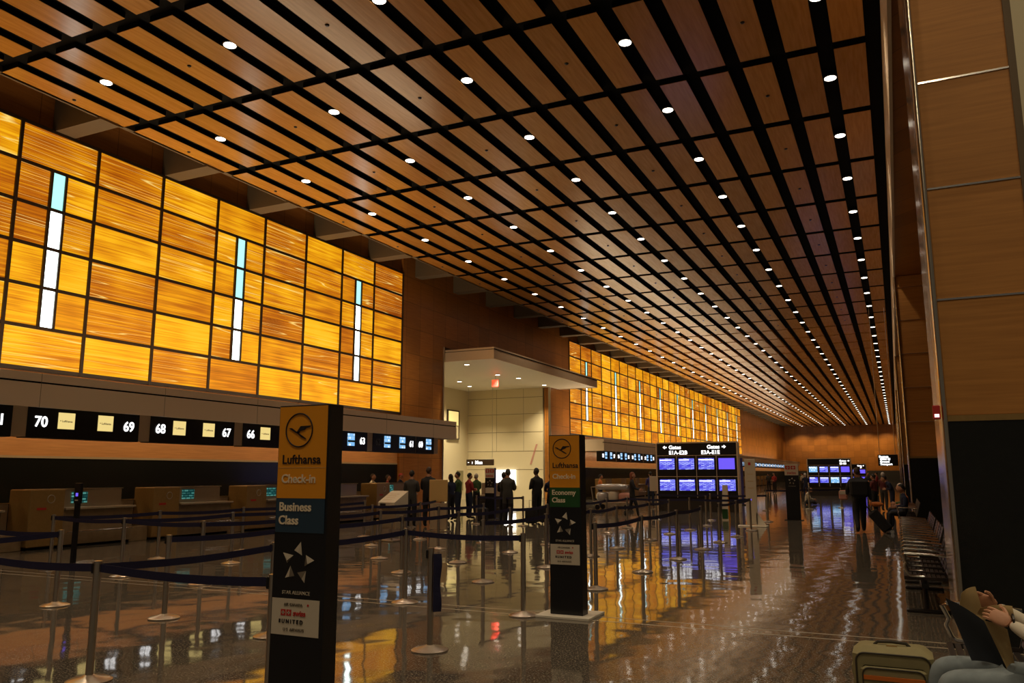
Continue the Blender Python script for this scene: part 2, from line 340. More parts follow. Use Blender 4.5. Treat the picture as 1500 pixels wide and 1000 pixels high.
struct(B('steel').box(XW + .02, XW + .17, 34.66, 34.76, 0, 8.0).build('trim_5')); struct(B('steel').box(XW + .02, XW + .17, 48.54, 48.64, 0, 8.0).build('trim_6'))
struct(B('wallwood').box(XW - 1, 6, YF, YF + .4, 2.2, 12.2).build('wall_back')); struct(B('concrete').box(XW - 1, 6, YF - .02, YF + .4, 0, 2.2).build('wall_back'))
# recess between ceiling and wall
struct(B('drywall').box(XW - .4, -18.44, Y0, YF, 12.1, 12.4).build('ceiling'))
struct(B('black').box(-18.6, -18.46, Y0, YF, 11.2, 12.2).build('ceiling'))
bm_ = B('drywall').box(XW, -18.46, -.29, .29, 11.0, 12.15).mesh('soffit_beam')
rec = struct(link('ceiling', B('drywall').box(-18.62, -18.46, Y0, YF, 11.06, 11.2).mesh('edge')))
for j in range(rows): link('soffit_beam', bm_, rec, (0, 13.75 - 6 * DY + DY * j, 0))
# luminous walls
RZ = 1.092; Z0L = 4.41
def glassmesh(w_, h_, mt='amber'): return B(mt).box(0, .05, -w_ / 2, w_ / 2, -h_ / 2, h_ / 2).mesh('pane')
CW = 2.293; fr_ = .05
G1 = glassmesh(CW - 2 * fr_, RZ - 2 * fr_ + .02); sw = .42; G2 = glassmesh((CW - sw) / 2 - fr_ - .04, RZ - 2 * fr_ + .02)
SW_ = glassmesh(sw - .07, RZ - .09, 'slotw'); SC_ = glassmesh(sw - .07, RZ - .09, 'slotc')
def lightwall(ystart, n, slots, label):
    t = empty('light_wall', (XW, ystart, 0), label, 'light wall')
    B('frame').box(0, .06, 0, n * CW, Z0L - .06, Z0L + 6 * RZ + .03).build('backing', t)
    fb = B('frame')
    for c in range(n + 1): fb.box(.06, .15, c * CW - .045, c * CW + .045, Z0L - .06, Z0L + 6 * RZ + .03)
    for r in range(7): fb.box(.06, .145, -.045, n * CW + .045, Z0L + r * RZ - .045, Z0L + r * RZ + .045)
    for c in slots:
        yc = (c + .5) * CW
        for s in (-1, 1): fb.box(.06, .16, yc + s * sw / 2 - .035, yc + s * sw / 2 + .035, Z0L + RZ, Z0L + 5 * RZ)
    fb.build('mullion_frame', t)
    for c in range(n):
        for r in range(6):
            z = Z0L + (r + .5) * RZ; yc = (c + .5) * CW
            if c in slots and 1 <= r <= 4:
                off = sw / 2 + ((CW - sw) / 2) / 2
                link('glass_panel', G2, t, (.06, yc - off, z)); link('glass_panel', G2, t, (.06, yc + off, z))
                cy = (r == 4) or (r == 3 and c % 2 == 0 and n < 20)
                link('light_slot', SC_ if cy else SW_, t, (.07, yc, z))
            else: link('glass_panel', G1, t, (.06, yc, z))
    return t
n1 = 11; lightwall(30.9 - n1 * CW, n1, [n1 - 2 - 3 * k for k in range(4) if n1 - 2 - 3 * k >= 0], 'near backlit wall of amber glass panels with pale upright slots, left of the timber pier')
lightwall(52.15, 30, [1 + 3 * k for k in range(10)], 'far backlit wall of amber glass panels running beyond the white entrance canopy')

# ------------------------------------------------------------------ canopies over the counters
def canopy(y0, y1, label):
    t = empty('counter_canopy', (-16.9, y0, 3.13), label, 'canopy')
    L_ = y1 - y0
    B('fascia').box(-.05, 0, 0, L_, 0, .52).build('fascia', t); B('fascia').box(-.05, 0, 0, L_, .56, .74).build('fascia', t)
    B('black').box(-.10, -.03, 0, L_, .50, .58).build('reveal', t)
    B('fascia').box(-3.45, -.05, 0, .05, 0, .74).build('end_panel', t); B('fascia').box(-3.45, -.05, L_ - .05, L_, 0, .74).build('end_panel', t)
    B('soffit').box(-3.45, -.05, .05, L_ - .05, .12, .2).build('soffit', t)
    B('drywall').box(-3.45, -.1, .05, L_ - .05, .6, .66).build('top', t)
    jb = B('joint')
    for k in range(int(L_ / 3.35) + 1): jb.box(0, .003, k * 3.35 + 1.4, k * 3.35 + 1.41, 0, .74)
    jb.build('panel_joint', t)
    for k in range(max(1, int(L_ / 9))):
        n = max(1, int(L_ / 9)); lamp('canopy_lamp', 'AREA', (-19.1, y0 + L_ * (k + .5) / n, 3.2), 6.0 * L_ / n, (1, .66, .34), (0, math.radians(25), 0), shape='RECTANGLE', size=.12, size_y=L_ / n - .3)
canopy(0, 30.1, 'long metal canopy over the near check-in counters at the left')
canopy(49.4, 165, 'long metal canopy over the far check-in counters beyond the entrance')

# number signs
SGN = [0]
def number_sign(y, a, b_, ln=3.0, style=0, far=False):
    SGN[0] += 1
    nm = ' and '.join(x for x in (a, b_) if x)
    t = empty('number_sign', (-17.7, y, 2.5), 'black hanging counter sign, %s from the left, lit number%s %s' % (ORD[SGN[0] - 1], 's' if a and b_ else '', nm), 'sign', 'lit number signs over the check-in counters')
    B('blackm').box(-.35, 0, 0, ln, 0, .78, .01).build('box', t)
    B('fascia').box(-.3, -.02, ln, ln + .35, .02, .82).build('pillar', t)
    def num(s, yy):
        text(s, .34, (.012, yy, .26), 'dim' if s == '62' else 'lit', t, EAST, .006, .004, 'CENTER', 'numeral', .95)
    def scr(yy):
        if style == 0:
            o = B('lityel').box(0, .015, -.21, .21, -.19, .19).build('screen', t, (0, yy, .42))
            text('Lufthansa', .07, (.02, -.12, -.03), 'ink', o, EAST, .001, .001)
            B('ink').box(.015, .019, -.165, -.145, -.01, .01).build('emblem', o)
        else:
            o = B('litcyan').box(0, .015, -.2, .2, -.22, .22).build('screen', t, (0, yy, .40))
            B('green' if a == '64' else 'navy').box(.015, .018, -.2, .2, -.09, -.02).build('colour_band', o)
    if a: num(a, .32)
    if ln > 2:
        scr(.95); scr(ln - 1.0)
    elif not far: scr(.95)
    if b_: num(b_, ln - .32)
    return t
sg = [('72', '71'), ('70', '69'), ('68', '67'), ('66', '65'), ('64', '63'), ('62', '61')]
for k, (a, b_) in enumerate(sg): number_sign(11.75 + 3.35 * (k - 1), a, b_, 3.0, 0 if k < 4 else 1)
number_sign(11.75 + 3.35 * 5 - .3, '60', '', 1.4, 1)
for k in range(0, 29): number_sign(51.2 + 3.35 * k, str(58 - 2 * k) if k < 29 else '', str(57 - 2 * k), 3.0, 1, True)
# counters
def counter(y, label):
    t = empty('check_in_counter', (-17.6, y, 0), label, 'counter', 'check-in counters under the canopies')
    B('desk').box(-.75, 0, .85, 2.75, .06, .86, .01).build('desk_front', t); B('black').box(-.7, -.05, .03, 2.7, 0, .06).build('plinth', t)
    B('brass').box(-.7, .03, 0, .85, .06, 1.34, .02).build('side_cabinet', t)
    B('counter').box(-.9, .1, .85, 2.77, .86, .91, .008).build('worktop', t)
    B('counter').box(-.5, -.44, .87, 2.75, .91, 1.32, .01).build('screen_panel', t)
    B('soffit').box(-.53, -.41, .85, 2.77, 1.32, 1.345).build('top_rail', t)
    B('teal').box(-.44, -.40, 1.35, 1.75, 1.0, 1.26).build('display', t)
    B('red').box(.03, .036, .18, .40, .88, .93).build('red_mark', t)
    B('silver').tube([(.036, .5 + .09 * math.cos(a), 1.12 + .09 * math.sin(a)) for a in [2 * PI * i / 16 for i in range(17)]], .008, 6).build('round_emblem', t)
    B('chrome').tube([(.10, .9, .36), (.10, 2.7, .36)], .022, 8).build('bumper_rail', t)
    B('desk').box(-.7, -.1, 2.78, 3.33, 0, .36, .01).build('baggage_scale', t); B('counter').box(-.75, -.68, 2.78, 3.33, 0, 1.02, .01).build('scale_back', t)
    B('chrome').box(-.77, -.66, 2.78, 3.33, 1.02, 1.04).build('scale_rail', t)
    return t
pos = ['cut off at the left edge', 'behind the black queue pole', 'second full one from the left', 'just left of the Business Class pillar', 'just right of the Business Class pillar', 'with the counter agents']
ct = counter(11.9 - 3.35, 'check-in counter %s' % pos[0]); ctr = tree(ct)
for k in range(1, 6): dup(ct, ctr, (-17.6, 11.9 + 3.35 * (k - 1), 0), 'brass and metal check-in counter, %s' % pos[k])
for k in range(24):
    dup(ct, ctr, (-17.6, 51.5 + 3.35 * k, 0), 'far check-in counter under the second canopy, %s from its near end' % ORD[k])

# ------------------------------------------------------------------ entrance alcove
struct(B('cream').box(-26.8, XW - .4, 48.6, 49, 0, 8).build('wall_far_alcove'))
struct(B('cream').box(-26.8, XW - .4, 34.3, 34.66, 0, 8).build('wall_near_alcove'))
struct(B('cream').box(-26.8, -26.4, 34.66, 48.6, 0, 7.3).build('wall_corner_alcove'))
jb = B('joint')
for z in (1.95, 3.15, 4.4, 5.6, 6.7): jb.box(-26.4, XW - .4, 48.592, 48.601, z, z + .025)
for x in (-24.2, -22.2): jb.box(x, x + .015, 48.594, 48.601, 3.15, 7.3)
struct(jb.build('trim_7'))
t = empty('entrance_canopy', (-17.5, 34.9, 7.3), 'white flat canopy with metal edge projecting over the entrance opening', 'canopy')
B('white').box(-8.9, -.05, .05, 15.1, 0, .06).build('soffit', t); B('fascia').box(-.06, 0, 0, 15.1, -.04, .42).build('fascia', t); B('fascia').box(-8.9, 0, -.05, 0, -.04, .42).build('end_panel', t)
B('black').box(-.03, .012, .0, 15.1, .42, .47).build('reveal', t); B('fascia').box(-.06, 0, 0, 15.1, .47, .55).build('top_edge', t); B('fascia').box(-8.9, 0, -.05, 0, .46, .55).build('end_edge', t)
B('drywall').box(-8.9, -.06, 0, 15.1, .4, .5).build('top', t); B('fascia').box(-2.7, 0, 15.1, 15.15, -.04, .55).build('end_panel', t)
for i, (x, y, wd) in enumerate(((-19.8, 36.3, 'nearest the near corner'), (-23.9, 42.9, 'deepest beside the left wall'), (-20.3, 40.9, 'above the red exit sign'), (-19.9, 42.9, 'right of the red exit sign'), (-20.0, 47.0, 'beside the far timber pier'), (-24.6, 45.5, 'over the small balcony window'))):
    k = empty('canopy_downlight', (x, y, 7.26), 'round downlight in the white entrance canopy, ' + wd, 'ceiling light', 'downlights in the entrance canopy')
    B('white').lathe([(.16, 0), (.18, .02), (.16, .04)], 16).build('rim', k); B('lens').lathe([(.13, -.004), (.13, 0)], 16).build('lens', k)
    lamp('canopy_spot', 'SPOT', (x, y, 7.2), 1250, (1, .84, .56), spot_size=math.radians(112), spot_blend=.8, shadow_soft_size=.15)
#lamp('entrance_lamp', 'AREA', (-24, 41.5, 7.2), 600, (1, .82, .5), (0, 0, 0), shape='RECTANGLE', size=4, size_y=5)
t = empty('exit_sign', (-20.6, 41.2, 6.62), 'red lit exit sign hanging from the white canopy', 'sign')
B('exit').box(-.2, .2, -.04, .04, 0, .42, .01).build('panel', t); B('steel').tube([(0, 0, .42), (0, 0, .68)], .015).build('rod', t); text('EXIT', .17, (-.19, -.045, .13), 'red', t)
t = empty('restroom_sign', (-24.5, 45, 2.2), 'dark hanging sign reading Men beside arrow and figure', 'sign')
B('frame').box(0, 1.9, -.05, .05, 0, .38, .01).build('panel', t); text('Men', .3, (.62, -.055, .09), 'lit', t, bold=.006)
B('lit').box(.40, .44, -.056, -.05, .1, .24).build('figure', t); B('lit').box(.1, .2, -.056, -.05, .17, .2).build('arrow', t)
for x in (.1, 1.8): B('steel').tube([(x, 0, .38), (x, 0, 5.1)], .012).build('rod', t)
struct(B('glow').box(-24.25, -22.75, 48.5, 48.59, .9, 1.95).build('window_1')); struct(B('steel').box(-24.3, -22.7, 48.52, 48.6, .84, .9).build('trim_8'))
t = empty('balcony_window', (-26.35, 45.7, 3.95), 'lit interior window with black frame high on the cream wall', 'window')
B('frame').box(-.05, .08, 0, 1.5, 0, 1.9).build('frame', t); B('lityel').box(.08, .09, .05, 1.35, .9, 1.82).build('pane', t); B('cream').box(.08, .09, .05, 1.35, .05, .85).build('pane', t)
t = empty('door_plate', (-26.35, 47.0, .6), 'small olive door panel on the cream wall behind the queue', 'door'); B('olive').box(-.04, .02, .1, .9, 0, 1.3).build('leaf', t); B('steel').box(.02, .05, .78, .84, .55, .7).build('handle', t)
t = empty('red_streamer', (-21.3, 48.6, 2.3), 'slanted thin red streamer on the cream entrance wall', 'decoration')
B('cpink').sheet([[(.0 - .45 * (1 - i / 6) ** 1.0, -.02, 1.3 * i / 6), (.12 - .45 * (1 - i / 6), -.02, 1.3 * i / 6)] for i in range(7)], .01).build('streamer', t)

# ------------------------------------------------------------------ right-hand piers and header
def pier(x0, x1, y0, y1, full, idx):
    t = struct(bpy.data.objects.new('wall_right', None)); COL.objects.link(t); t.location = (x0, y0, 0)
    Wd = x1 - x0; D = y1 - y0
    B('granite').box(.03, Wd, 0, D, 0, 2.18).build('granite_base', t); B('brass').box(.02, Wd, -.015, D, 2.18, 2.24).build('base_cap', t)
    z = 2.24; n = 0
    while z < full - .05:
        z1 = min(2.24 + 1.205 * (n + 1), full)
        B('pierwood').box(-Wd / 2 + .03, Wd / 2 - .045, -.0, D - .03, 0, z1 - z - .014, .004).build('wood_panel', t, (Wd / 2 + .02, 0, z))
        if z1 < full: B('chrome').box(.06, Wd - .03, -.012, .02, z1 - .014, z1 + .006).build('joint_strip', t)
        z = z1; n += 1
    B('black').box(.06, Wd - .06, .05, D - .05, 2.2, full).build('core', t)
    for yy in (-.02, .12, .26, .40): B('trim').lathe([(.032, 0), (.032, full)], 12, Matrix.Translation((.03, yy, 0))).build('corner_trim', t, smooth=True)
    B('trim').box(0, .028, 0, D, 0, full).build('side_cladding', t)
    B('drywall').box(Wd - .03, Wd + .04, -.02, D, 0, full).build('edge_trim', t)
XP = [.44, .36, .32, .30, .29, .29, .29, .29]
for k in range(7): pier(XP[k], 1.385 if k == 0 else 2.4, 9.3 + 22.19 * k, 10.8 + 22.19 * k, 11.2 if k == 0 else 8.7, k)
struct(B('cream').box(1.43, 6, 9.75, 9.9, 0, 11.5).build('wall_right'))
struct(B('joint').box(1.65, 1.665, 9.74, 9.751, 0, 11.5).build('trim_9'))
struct(B('concrete').box(2.4, 2.7, 10.8, YF, 0, 8.7).build('wall_right'))
struct(B('wallwood').box(.40, 2.7, 10.85, YF, 8.7, 8.9).build('trim_10'))
struct(B('fascia').box(.36, .42, Y0, YF, 8.66, 11.5).build('trim_11'))
struct(B('concrete').box(.42, 6, Y0, YF, 11.2, 11.5).build('ceiling'))
t = empty('fire_alarm', (.40, 9.22, 2.2), 'small red fire alarm strobe on the corner of the near timber pier', 'alarm'); B('red').box(-.035, .035, -.03, .03, 0, .14, .006).build('body', t); B('lit').box(-.02, .02, -.035, -.03, .02, .05).build('strobe', t)

# ------------------------------------------------------------------ pillar signs
def crane(mb, cx, cz, s, y=-.008):
    mb.use('ink').tube([(cx + s * math.cos(a), y + .002, cz + s * math.sin(a)) for a in [2 * PI * i / 36 for i in range(37)]], s * .045, 6)
    def poly(p): 
        n = len(p); mb.add([(cx + q[0] * s, y - .002, cz + q[1] * s) for q in p] + [(cx + q[0] * s, y + .006, cz + q[1] * s) for q in p], [tuple(range(n)), tuple(range(2 * n - 1, n - 1, -1))] + [(i, i + n, (i + 1) % n + n, (i + 1) % n) for i in range(n)])
    poly([(-.78, .14), (-.55, .13), (-.18, -.10), (.05, -.10), (-.08, -.22), (-.25, -.16)])          # beak, neck
    poly([(-.16, -.1), (.12, .24), (.86, .26), (.84, .18), (.5, .12), (.42, .02), (.1, -.06), (-.08, -.22)])  # wing
    poly([(-.16, -.16), (.02, -.2), (.56, -.52), (.48, -.54), (.18, -.42)])       # tail
def star(mb, cx, cz, R, y=-.008):
    for i in range(5):
        a = PI / 2 + i * 2 * PI / 5 - .10; c = (cx + R * .64 * math.cos(a), cz + R * .64 * math.sin(a))
        p = [(c[0] + rr * R * math.cos(a + q), c[1] + rr * R * math.sin(a + q)) for q, rr in ((-.15, .42), (1.75, .30), (3.9, .33))]
        g = ((p[0][0] + p[1][0] + p[2][0]) / 3 + .02 * R, (p[0][1] + p[1][1] + p[2][1]) / 3 - .16 * R)
        V = [(q[0], y + .006, q[1]) for q in p] + [(g[0], y - .006, g[1])]
        mb.use('silver').add(V, [(0, 1, 3), (2, 0, 3)]); mb.use('silverd').add(V, [(1, 2, 3)])
def totem(x, y, label, cls, clsmat, base, h=2.14, w_=.44, d=.15):
    t = empty('pillar_sign', (x, y, 0), label, 'sign')
    B('blackm').box(0, w_, 0, d, .03, h, .004).build('column', t)
    if base == 'plate': B('white').box(-.14, w_ + .12, -.14, .42, 0, .03, .004).build('base_plate', t)
    else: B('blackm').box(-.0, w_ + .03, -.03, .2, 0, .03, .004).build('base_plate', t)
    f = w_ * .965
    p = B('yellow').box(.008, f, -.004, 0, 1.50, h - .01).build('yellow_panel', t)
    B('tan').box(.008, f, -.0055, -.004, 1.705, 1.708).build('divider', p)
    mb = MB(); crane(mb, w_ * .42, 1.965, .115); mb.build('crane_emblem', p)
    text('Lufthansa', .088, (.045, -.006, 1.735), 'ink', p, bold=.0010)
    text('Check-in', .082, (.045, -.006, 1.605), 'pale', p, bold=.0016)
    p = B(clsmat).box(.008, f, -.004, 0, 1.27, 1.499).build('class_panel', t)
    text(cls, .082, (.035, -.006, 1.415), 'pale', p, bold=.0018); text('Class', .082, (.035, -.006, 1.325), 'pale', p, bold=.0018)
    mb = MB(); star(mb, w_ * .48, 1.07, .135, -.006); mb.build('star_emblem', t)
    text('STAR ALLIANCE', .033, (w_ * .48, -.005, .865), 'silver', t, align='CENTER')
    p = B('paper').box(.01, w_ * .93, -.004, 0, .60, .835).build('partner_panel', t)
    text('AIR CANADA', .026, (w_ * .44, -.006, .79), 'silverd', p, align='CENTER'); B('red').lathe([(.008, 0), (.008, .002)], 10, Matrix.Translation((w_ * .72, -.004, .80)) @ Matrix.Rotation(PI / 2, 4, 'X')).build('leaf_mark', p)
    for dx in (0, .048):
        B('red').box(.09 + dx, .13 + dx, -.006, -.004, .725, .765).build('red_square', p)
        B('paper').box(.106 + dx, .114 + dx, -.0068, -.006, .733, .757).build('cross', p); B('paper').box(.098 + dx, .122 + dx, -.0068, -.006, .741, .749).build('cross', p)
    text('swiss', .05, (.195, -.006, .728), 'red', p, bold=.001); text('U N I T E D', .036, (.10, -.006, .677), 'ink', p, bold=.001); B('ink').box(.075, .09, -.006, -.004, .677, .702).build('globe_mark', p)
    text('U S  AIRWAYS', .028, (w_ * .46, -.006, .628), 'silverd', p, align='CENTER')
    return t
totem(-3.925, 4.44, 'tall black and yellow pillar sign reading Business Class, nearest the camera', 'Business', 'navy', 'flat')
totem(-3.835, 9.14, 'tall black and yellow pillar sign reading Economy Class on a white base plate', 'Economy', 'green', 'plate', 2.13, .41, .17)
def totem2(x, y, label, w_=.47, h=2.0):
    t = empty('pillar_sign', (x, y, 0), label, 'sign')
    B('blackm').box(0, w_, 0, .15, .02, h, .004).build('column', t); B('blackm').box(-.08, w_ + .08, -.1, .25, 0, .02).build('base_plate', t)
    p = B('paper').box(.0, w_, -.006, 0, h * .80, h).build('top_panel', t)
    for dx in (.03, .22):
        B('red').box(dx, dx + .16, -.01, -.006, h * .905, h * .905 + .13).build('red_square', p)
        B('paper').box(dx + .065, dx + .095, -.012, -.01, h * .905 + .02, h * .905 + .11).build('cross', p); B('paper').box(dx + .035, dx + .125, -.012, -.01, h * .905 + .05, h * .905 + .08).build('cross', p)
    text('swiss', .15, (w_ / 2, -.01, h * .82), 'red', p, align='CENTER', bold=.002)
    mb = MB(); star(mb, w_ / 2, h * .70, .13, -.004); mb.build('star_emblem', t); text('STAR ALLIANCE', .035, (w_ / 2, -.004, h * .60), 'silver', t, align='CENTER')
    return t
totem2(-3.72, 31, 'black pillar sign with red crosses on white top, right of the white banner stand')
t2 = totem2(-14.33, 27.8, 'narrow black pillar sign with red crosses in front of the bright window', .40, 1.9)
B('paper').box(.02, .38, -.006, 0, .95, 1.15).build('lower_panel', t2)

# ------------------------------------------------------------------ departure boards
def board(x0, x1, y, z0, z1, cols, rws, label, hd, scr):
    t = empty('departure_board', (x0, y, 0), label, 'display board', 'departure boards standing in the hall'); W_ = x1 - x0; H_ = z1 - z0
    B('blackm').box(0, W_, 0, .4, z0, z1, .01).build('cabinet', t); B('concrete').box(.02, W_ - .02, .05, .35, 0, z0).build('pedestal', t)
    for xx in (-.06, W_): B('fascia').box(xx, xx + .06, -.03, .43, 0, z1).build('side_post', t)
    B('fascia').box(0, W_, -.03, .43, z1, z1 + .06).build('top_rail', t)
    hh = H_ * .225; rh = (H_ - hh) / rws; cw = W_ / cols; n = 0
    for r in range(rws):
        zt = z1 - hh - r * rh
        B('fascia').box(0, W_, -.012, 0, zt - .012, zt + .012).build('divider', t)
        for c in range(cols):
            s = scr[n % len(scr)]; n += 1
            o = B(s).box(-cw * .39, cw * .39, -.02, 0, -rh * .26, rh * .26).build('screen', t, (cw * (c + .5), 0, zt - rh * .40))
            if s != 'litviol' and cols == 4: B('lit').box(-cw * .37, cw * .36 - (n % 3) * .1, -.023, -.02, rh * .17, rh * .21).build('header_line', o)
    for c in range(1, cols): B('fascia').box(cw * c - .012, cw * c + .012, -.012, 0, z0, z1 - hh).build('divider', t)
    s = hh * .44; zz = z1 - hh * .46
    for (al, x, l1, l2) in hd:
        text(l1, s, (x, -.01, zz), 'lit', t, align=al, bold=.004); text(l2, s, (x, -.01, zz - s * 1.0), 'lit', t, align=al, bold=.004)
        xa = x - s * .75 if al == 'LEFT' else x + s * .75; sg_ = -1 if al == 'LEFT' else 1
        B('lit').add([(xa + sg_ * s * .4, -.01, zz + s * .33), (xa, -.01, zz), (xa, -.01, zz + s * .66), (xa - sg_ * s * .35, -.01, zz + s * .22), (xa - sg_ * s * .35, -.01, zz + s * .44), (xa, -.01, zz + s * .22), (xa, -.01, zz + s * .44)], [(0, 1, 2), (3, 5, 6, 4)]).build('arrow', t)
    return t
board(-9.93, -6.36, 36.5, .60, 3.02, 4, 2, 'large black departure board with eight blue screens and gate letters, standing beyond the rope lines', [('LEFT', .55, 'Gates', 'E1A-E2B'), ('RIGHT', 2.85, 'Gates', 'E3A-E1E')],
      ['litblue', 'litblue', 'litblue', 'litviol', 'litblue', 'litblue', 'litblue', 'litblue'])
board(-6.2, -3.17, 66, .7, 2.75, 4, 2, 'smaller departure board further down the hall, left of the walking man', [('RIGHT', 2.75, 'Gates', 'E3-E8')], ['litcyan', 'litblue', 'litblue', 'litviol', 'litblue', 'litblue', 'litcyan', 'litblue'])
board(-4.2, -2.9, 90, .7, 2.57, 2, 2, 'smallest departure board, furthest down the hall', [('RIGHT', .95, 'Gates', 'E7')], ['litblue', 'litviol'])
t = empty('hanging_sign', (-.95, 50, 2.08), 'black hanging sign with white lettering by the right piers', 'sign')
B('blackm').box(0, 1.02, 0, .12, 0, .62, .01).build('panel', t)
for i, s in enumerate(('← Baggage'[2:], 'Gates E1', 'Ground', 'Transport')): text(s, .15, (.1 if i else .06, -.005, .46 - i * .14), 'lit', t, bold=.006)
for x in (.1, .9): B('steel').tube([(x, .06, .62), (x, .06, 9.1)], .015).build('rod', t)

# ------------------------------------------------------------------ stanchions
H = .95
def stan_proto():
    t = empty('stanchion', (0, 0, 0), 'x', 'barrier post', 'queue barrier posts of the rope lines')
    B('steel').lathe([(.175, 0), (.178, .012), (.15, .026), (.06, .04), (.04, .055)], 28).build('base', t, smooth=True)
    B('steel').lathe([(.031, .05), (.031, H - .008)], 16).build('pole', t, smooth=True)
    B('blackm').box(-.045, .004, -.028, .028, H - .10, H - .012, .006).build('cassette', t)
    B('steel').lathe([(.034, H - .008), (.034, H + .004), (.01, H + .008)], 16).build('cap', t, smooth=True)
    return t
ST = dict(a=(-6.08, 4.76), b=(-4.11, 4.66), c=(-9.93, 7.19), d=(-7.9, 7.12), e=(-9.8, 9.48), f=(-11.75, 9.64), g=(-13.85, 9.86), h=(-11.56, 11.9), i=(-13.15, 13.85), j=(-6.02, 6.82), l=(-4.16, 6.93), m=(-5.96, 9.28), n=(-4.15, 9.06),
          o=(-5.97, 11.52), p=(-7.68, 13.79), q=(-7.79, 12.0), r=(-9.48, 13.8), s=(-11.36, 16.19), t=(-13.15, 18.38), u=(-11.27, 18.2), v=(-9.47, 16.08), w=(-7.65, 16.02), x=(-9.29, 17.94), y=(-11.08, 24.2), z=(-13.0, 24.6), aa=(-13.19, 22.7),
          ab=(-5.84, 13.75), ac=(-4.06, 13.77), ad=(-4.03, 16.11), ae=(-4.03, 18.33), af=(-4.05, 20.45), ag=(-3.99, 22.42), ah=(-4.02, 24.9), ai=(-5.86, 22.6), aj=(-5.72, 24.5), ak=(-5.79, 20.35), al=(-5.86, 17.9), am=(-7.7, 24.6), an=(-4.1, 11.5), ao=(-5.78, 15.95), ap=(-7.63, 22.4),
          aq=(-4.2, 29.7), ar=(-5.7, 26.7), D2=(-7.85, 9.3), E2=(-9.6, 11.7), A2=(-8.0, 4.9), C2=(-11.8, 7.3), C3=(-9.95, 4.9), G2=(-13.5, 11.9), as_=(-7.6, 20.2), at=(-7.65, 18.1), au=(-2.6, 43.0), av=(-3.9, 41.2), aw=(-5.5, 38.5), ax=(-8.2, 29.8), ay=(-6.2, 29.8))
BELTS = ['ab', 'bj_', 'ja', 'jm', 'mn', 'dD2', 'D2q', 'qp', 'pw', 'cC2', 'cC3', 'fe', 'eE2', 'E2r', 'gf', 'gG2', 'G2i', 'fh', 'hs', 'it', 'aA2']
PAIRS = [('b', 'a'), ('a', 'j'), ('a', 'A2'), ('j', 'm'), ('m', 'n'), ('d', 'D2'), ('D2', 'q'), ('q', 'p'), ('p', 'w'), ('c', 'C2'), ('c', 'C3'), ('e', 'f'), ('e', 'E2'), ('E2', 'r'), ('g', 'f'), ('g', 'G2'), ('G2', 'i'), ('f', 'h'), ('h', 's'), ('i', 't'),
         ('r', 'v'), ('v', 'x'), ('s', 'u'), ('u', 'aa'), ('z', 'y'), ('o', 'ab'), ('ab', 'ao'), ('ao', 'al'), ('al', 'ak'), ('ak', 'ai'), ('an', 'ac'), ('ac', 'ad'), ('ad', 'ae'), ('af', 'ag'), ('ag', 'ah'), ('am', 'aj'), ('aj', 'ah'), ('aq', 'ay'), ('ay', 'ax'), ('w', 'at'), ('at', 'as_'), ('as_', 'ap'), ('ap', 'am'), ('au', 'av'), ('av', 'aw')]
import math as _m
def where(x, y, key):
    spec = dict(a='in the left foreground, linking two belts', b='just left of the Business Class pillar, cut by bottom edge', l='alone in the centre foreground with a strap hanging from it', n='left of the Economy Class pillar sign base', m='with belts both ways, left of the centre foreground post',
                j='half hidden left of the Business Class pillar sign', c='far left, second rope row, with belts leaving the frame', ac='right of the Economy Class sign, on the front rope line', ad='second post right of the Economy Class sign', ae='third post right of the Economy Class sign', ah='at the foot of the white banner stand', aq='between the white banner and the far pillar sign')
    if key in spec: return spec[key]
    cn = min(range(7), key=lambda i: abs(x + 4.05 + 1.85 * i)); rn = int(round((y - 4.8) / 2.25))
    cols_ = ['rightmost', 'second from right', 'third from right', 'fourth from right', 'fifth from right', 'sixth from right', 'leftmost']
    return 'in the %s line, %s row away' % (cols_[cn], ORD[max(0, min(rn, 19))])
sp = stan_proto(); tr_ = tree(sp); SO = {}; fst = True
for k, (x, y) in ST.items():
    lb = 'steel queue barrier post ' + where(x, y, k)
    if fst: sp.location = (x, y, 0); sp['label'] = lb; SO[k] = sp; fst = False
    else: SO[k] = dup(sp, tr_, (x, y, 0), lb)
for a, b_ in PAIRS:
    A = Vector((*ST[a], 0)); Bv = Vector((*ST[b_], 0)); d = Bv - A; L_ = d.length; ang = math.atan2(d.y, d.x)
    n = 6; pts = []
    for zc in (H - .085, H - .02):
        pts.append([(.033 + (L_ - .066) * i / n, -.0012, zc - .028 * math.sin(PI * i / n)) for i in range(n + 1)])
    B('belt').sheet(pts, .0024).build('belt', SO[a], (0, 0, 0), rot=(0, 0, ang))
B('belt').sheet([[(.045, -.03, .90 - .06 * i), (.095 + .01 * math.sin(i), .03, .90 - .06 * i)] for i in range(10)], .006).build('hanging_strap', SO['l'])
# black queue pole with a small sign
t = empty('queue_sign_post', (-13.5, 10.05, 0), 'black post with a small violet-lit sign head in front of the second counter', 'sign post')
B('blackm').lathe([(.20, 0), (.2, .015), (.05, .03)], 20).build('base', t); B('blackm').box(-.035, .035, -.035, .035, .03, 1.2).build('post', t); B('blackm').box(-.08, .08, -.03, .03, 1.15, 1.52, .01).build('sign_head', t); B('litviol').box(-.03, .03, -.034, -.03, 1.28, 1.34).build('lit_label', t); B('paper').box(-.04, .04, -.034, -.03, 1.2, 1.22).build('paper_strip', t)

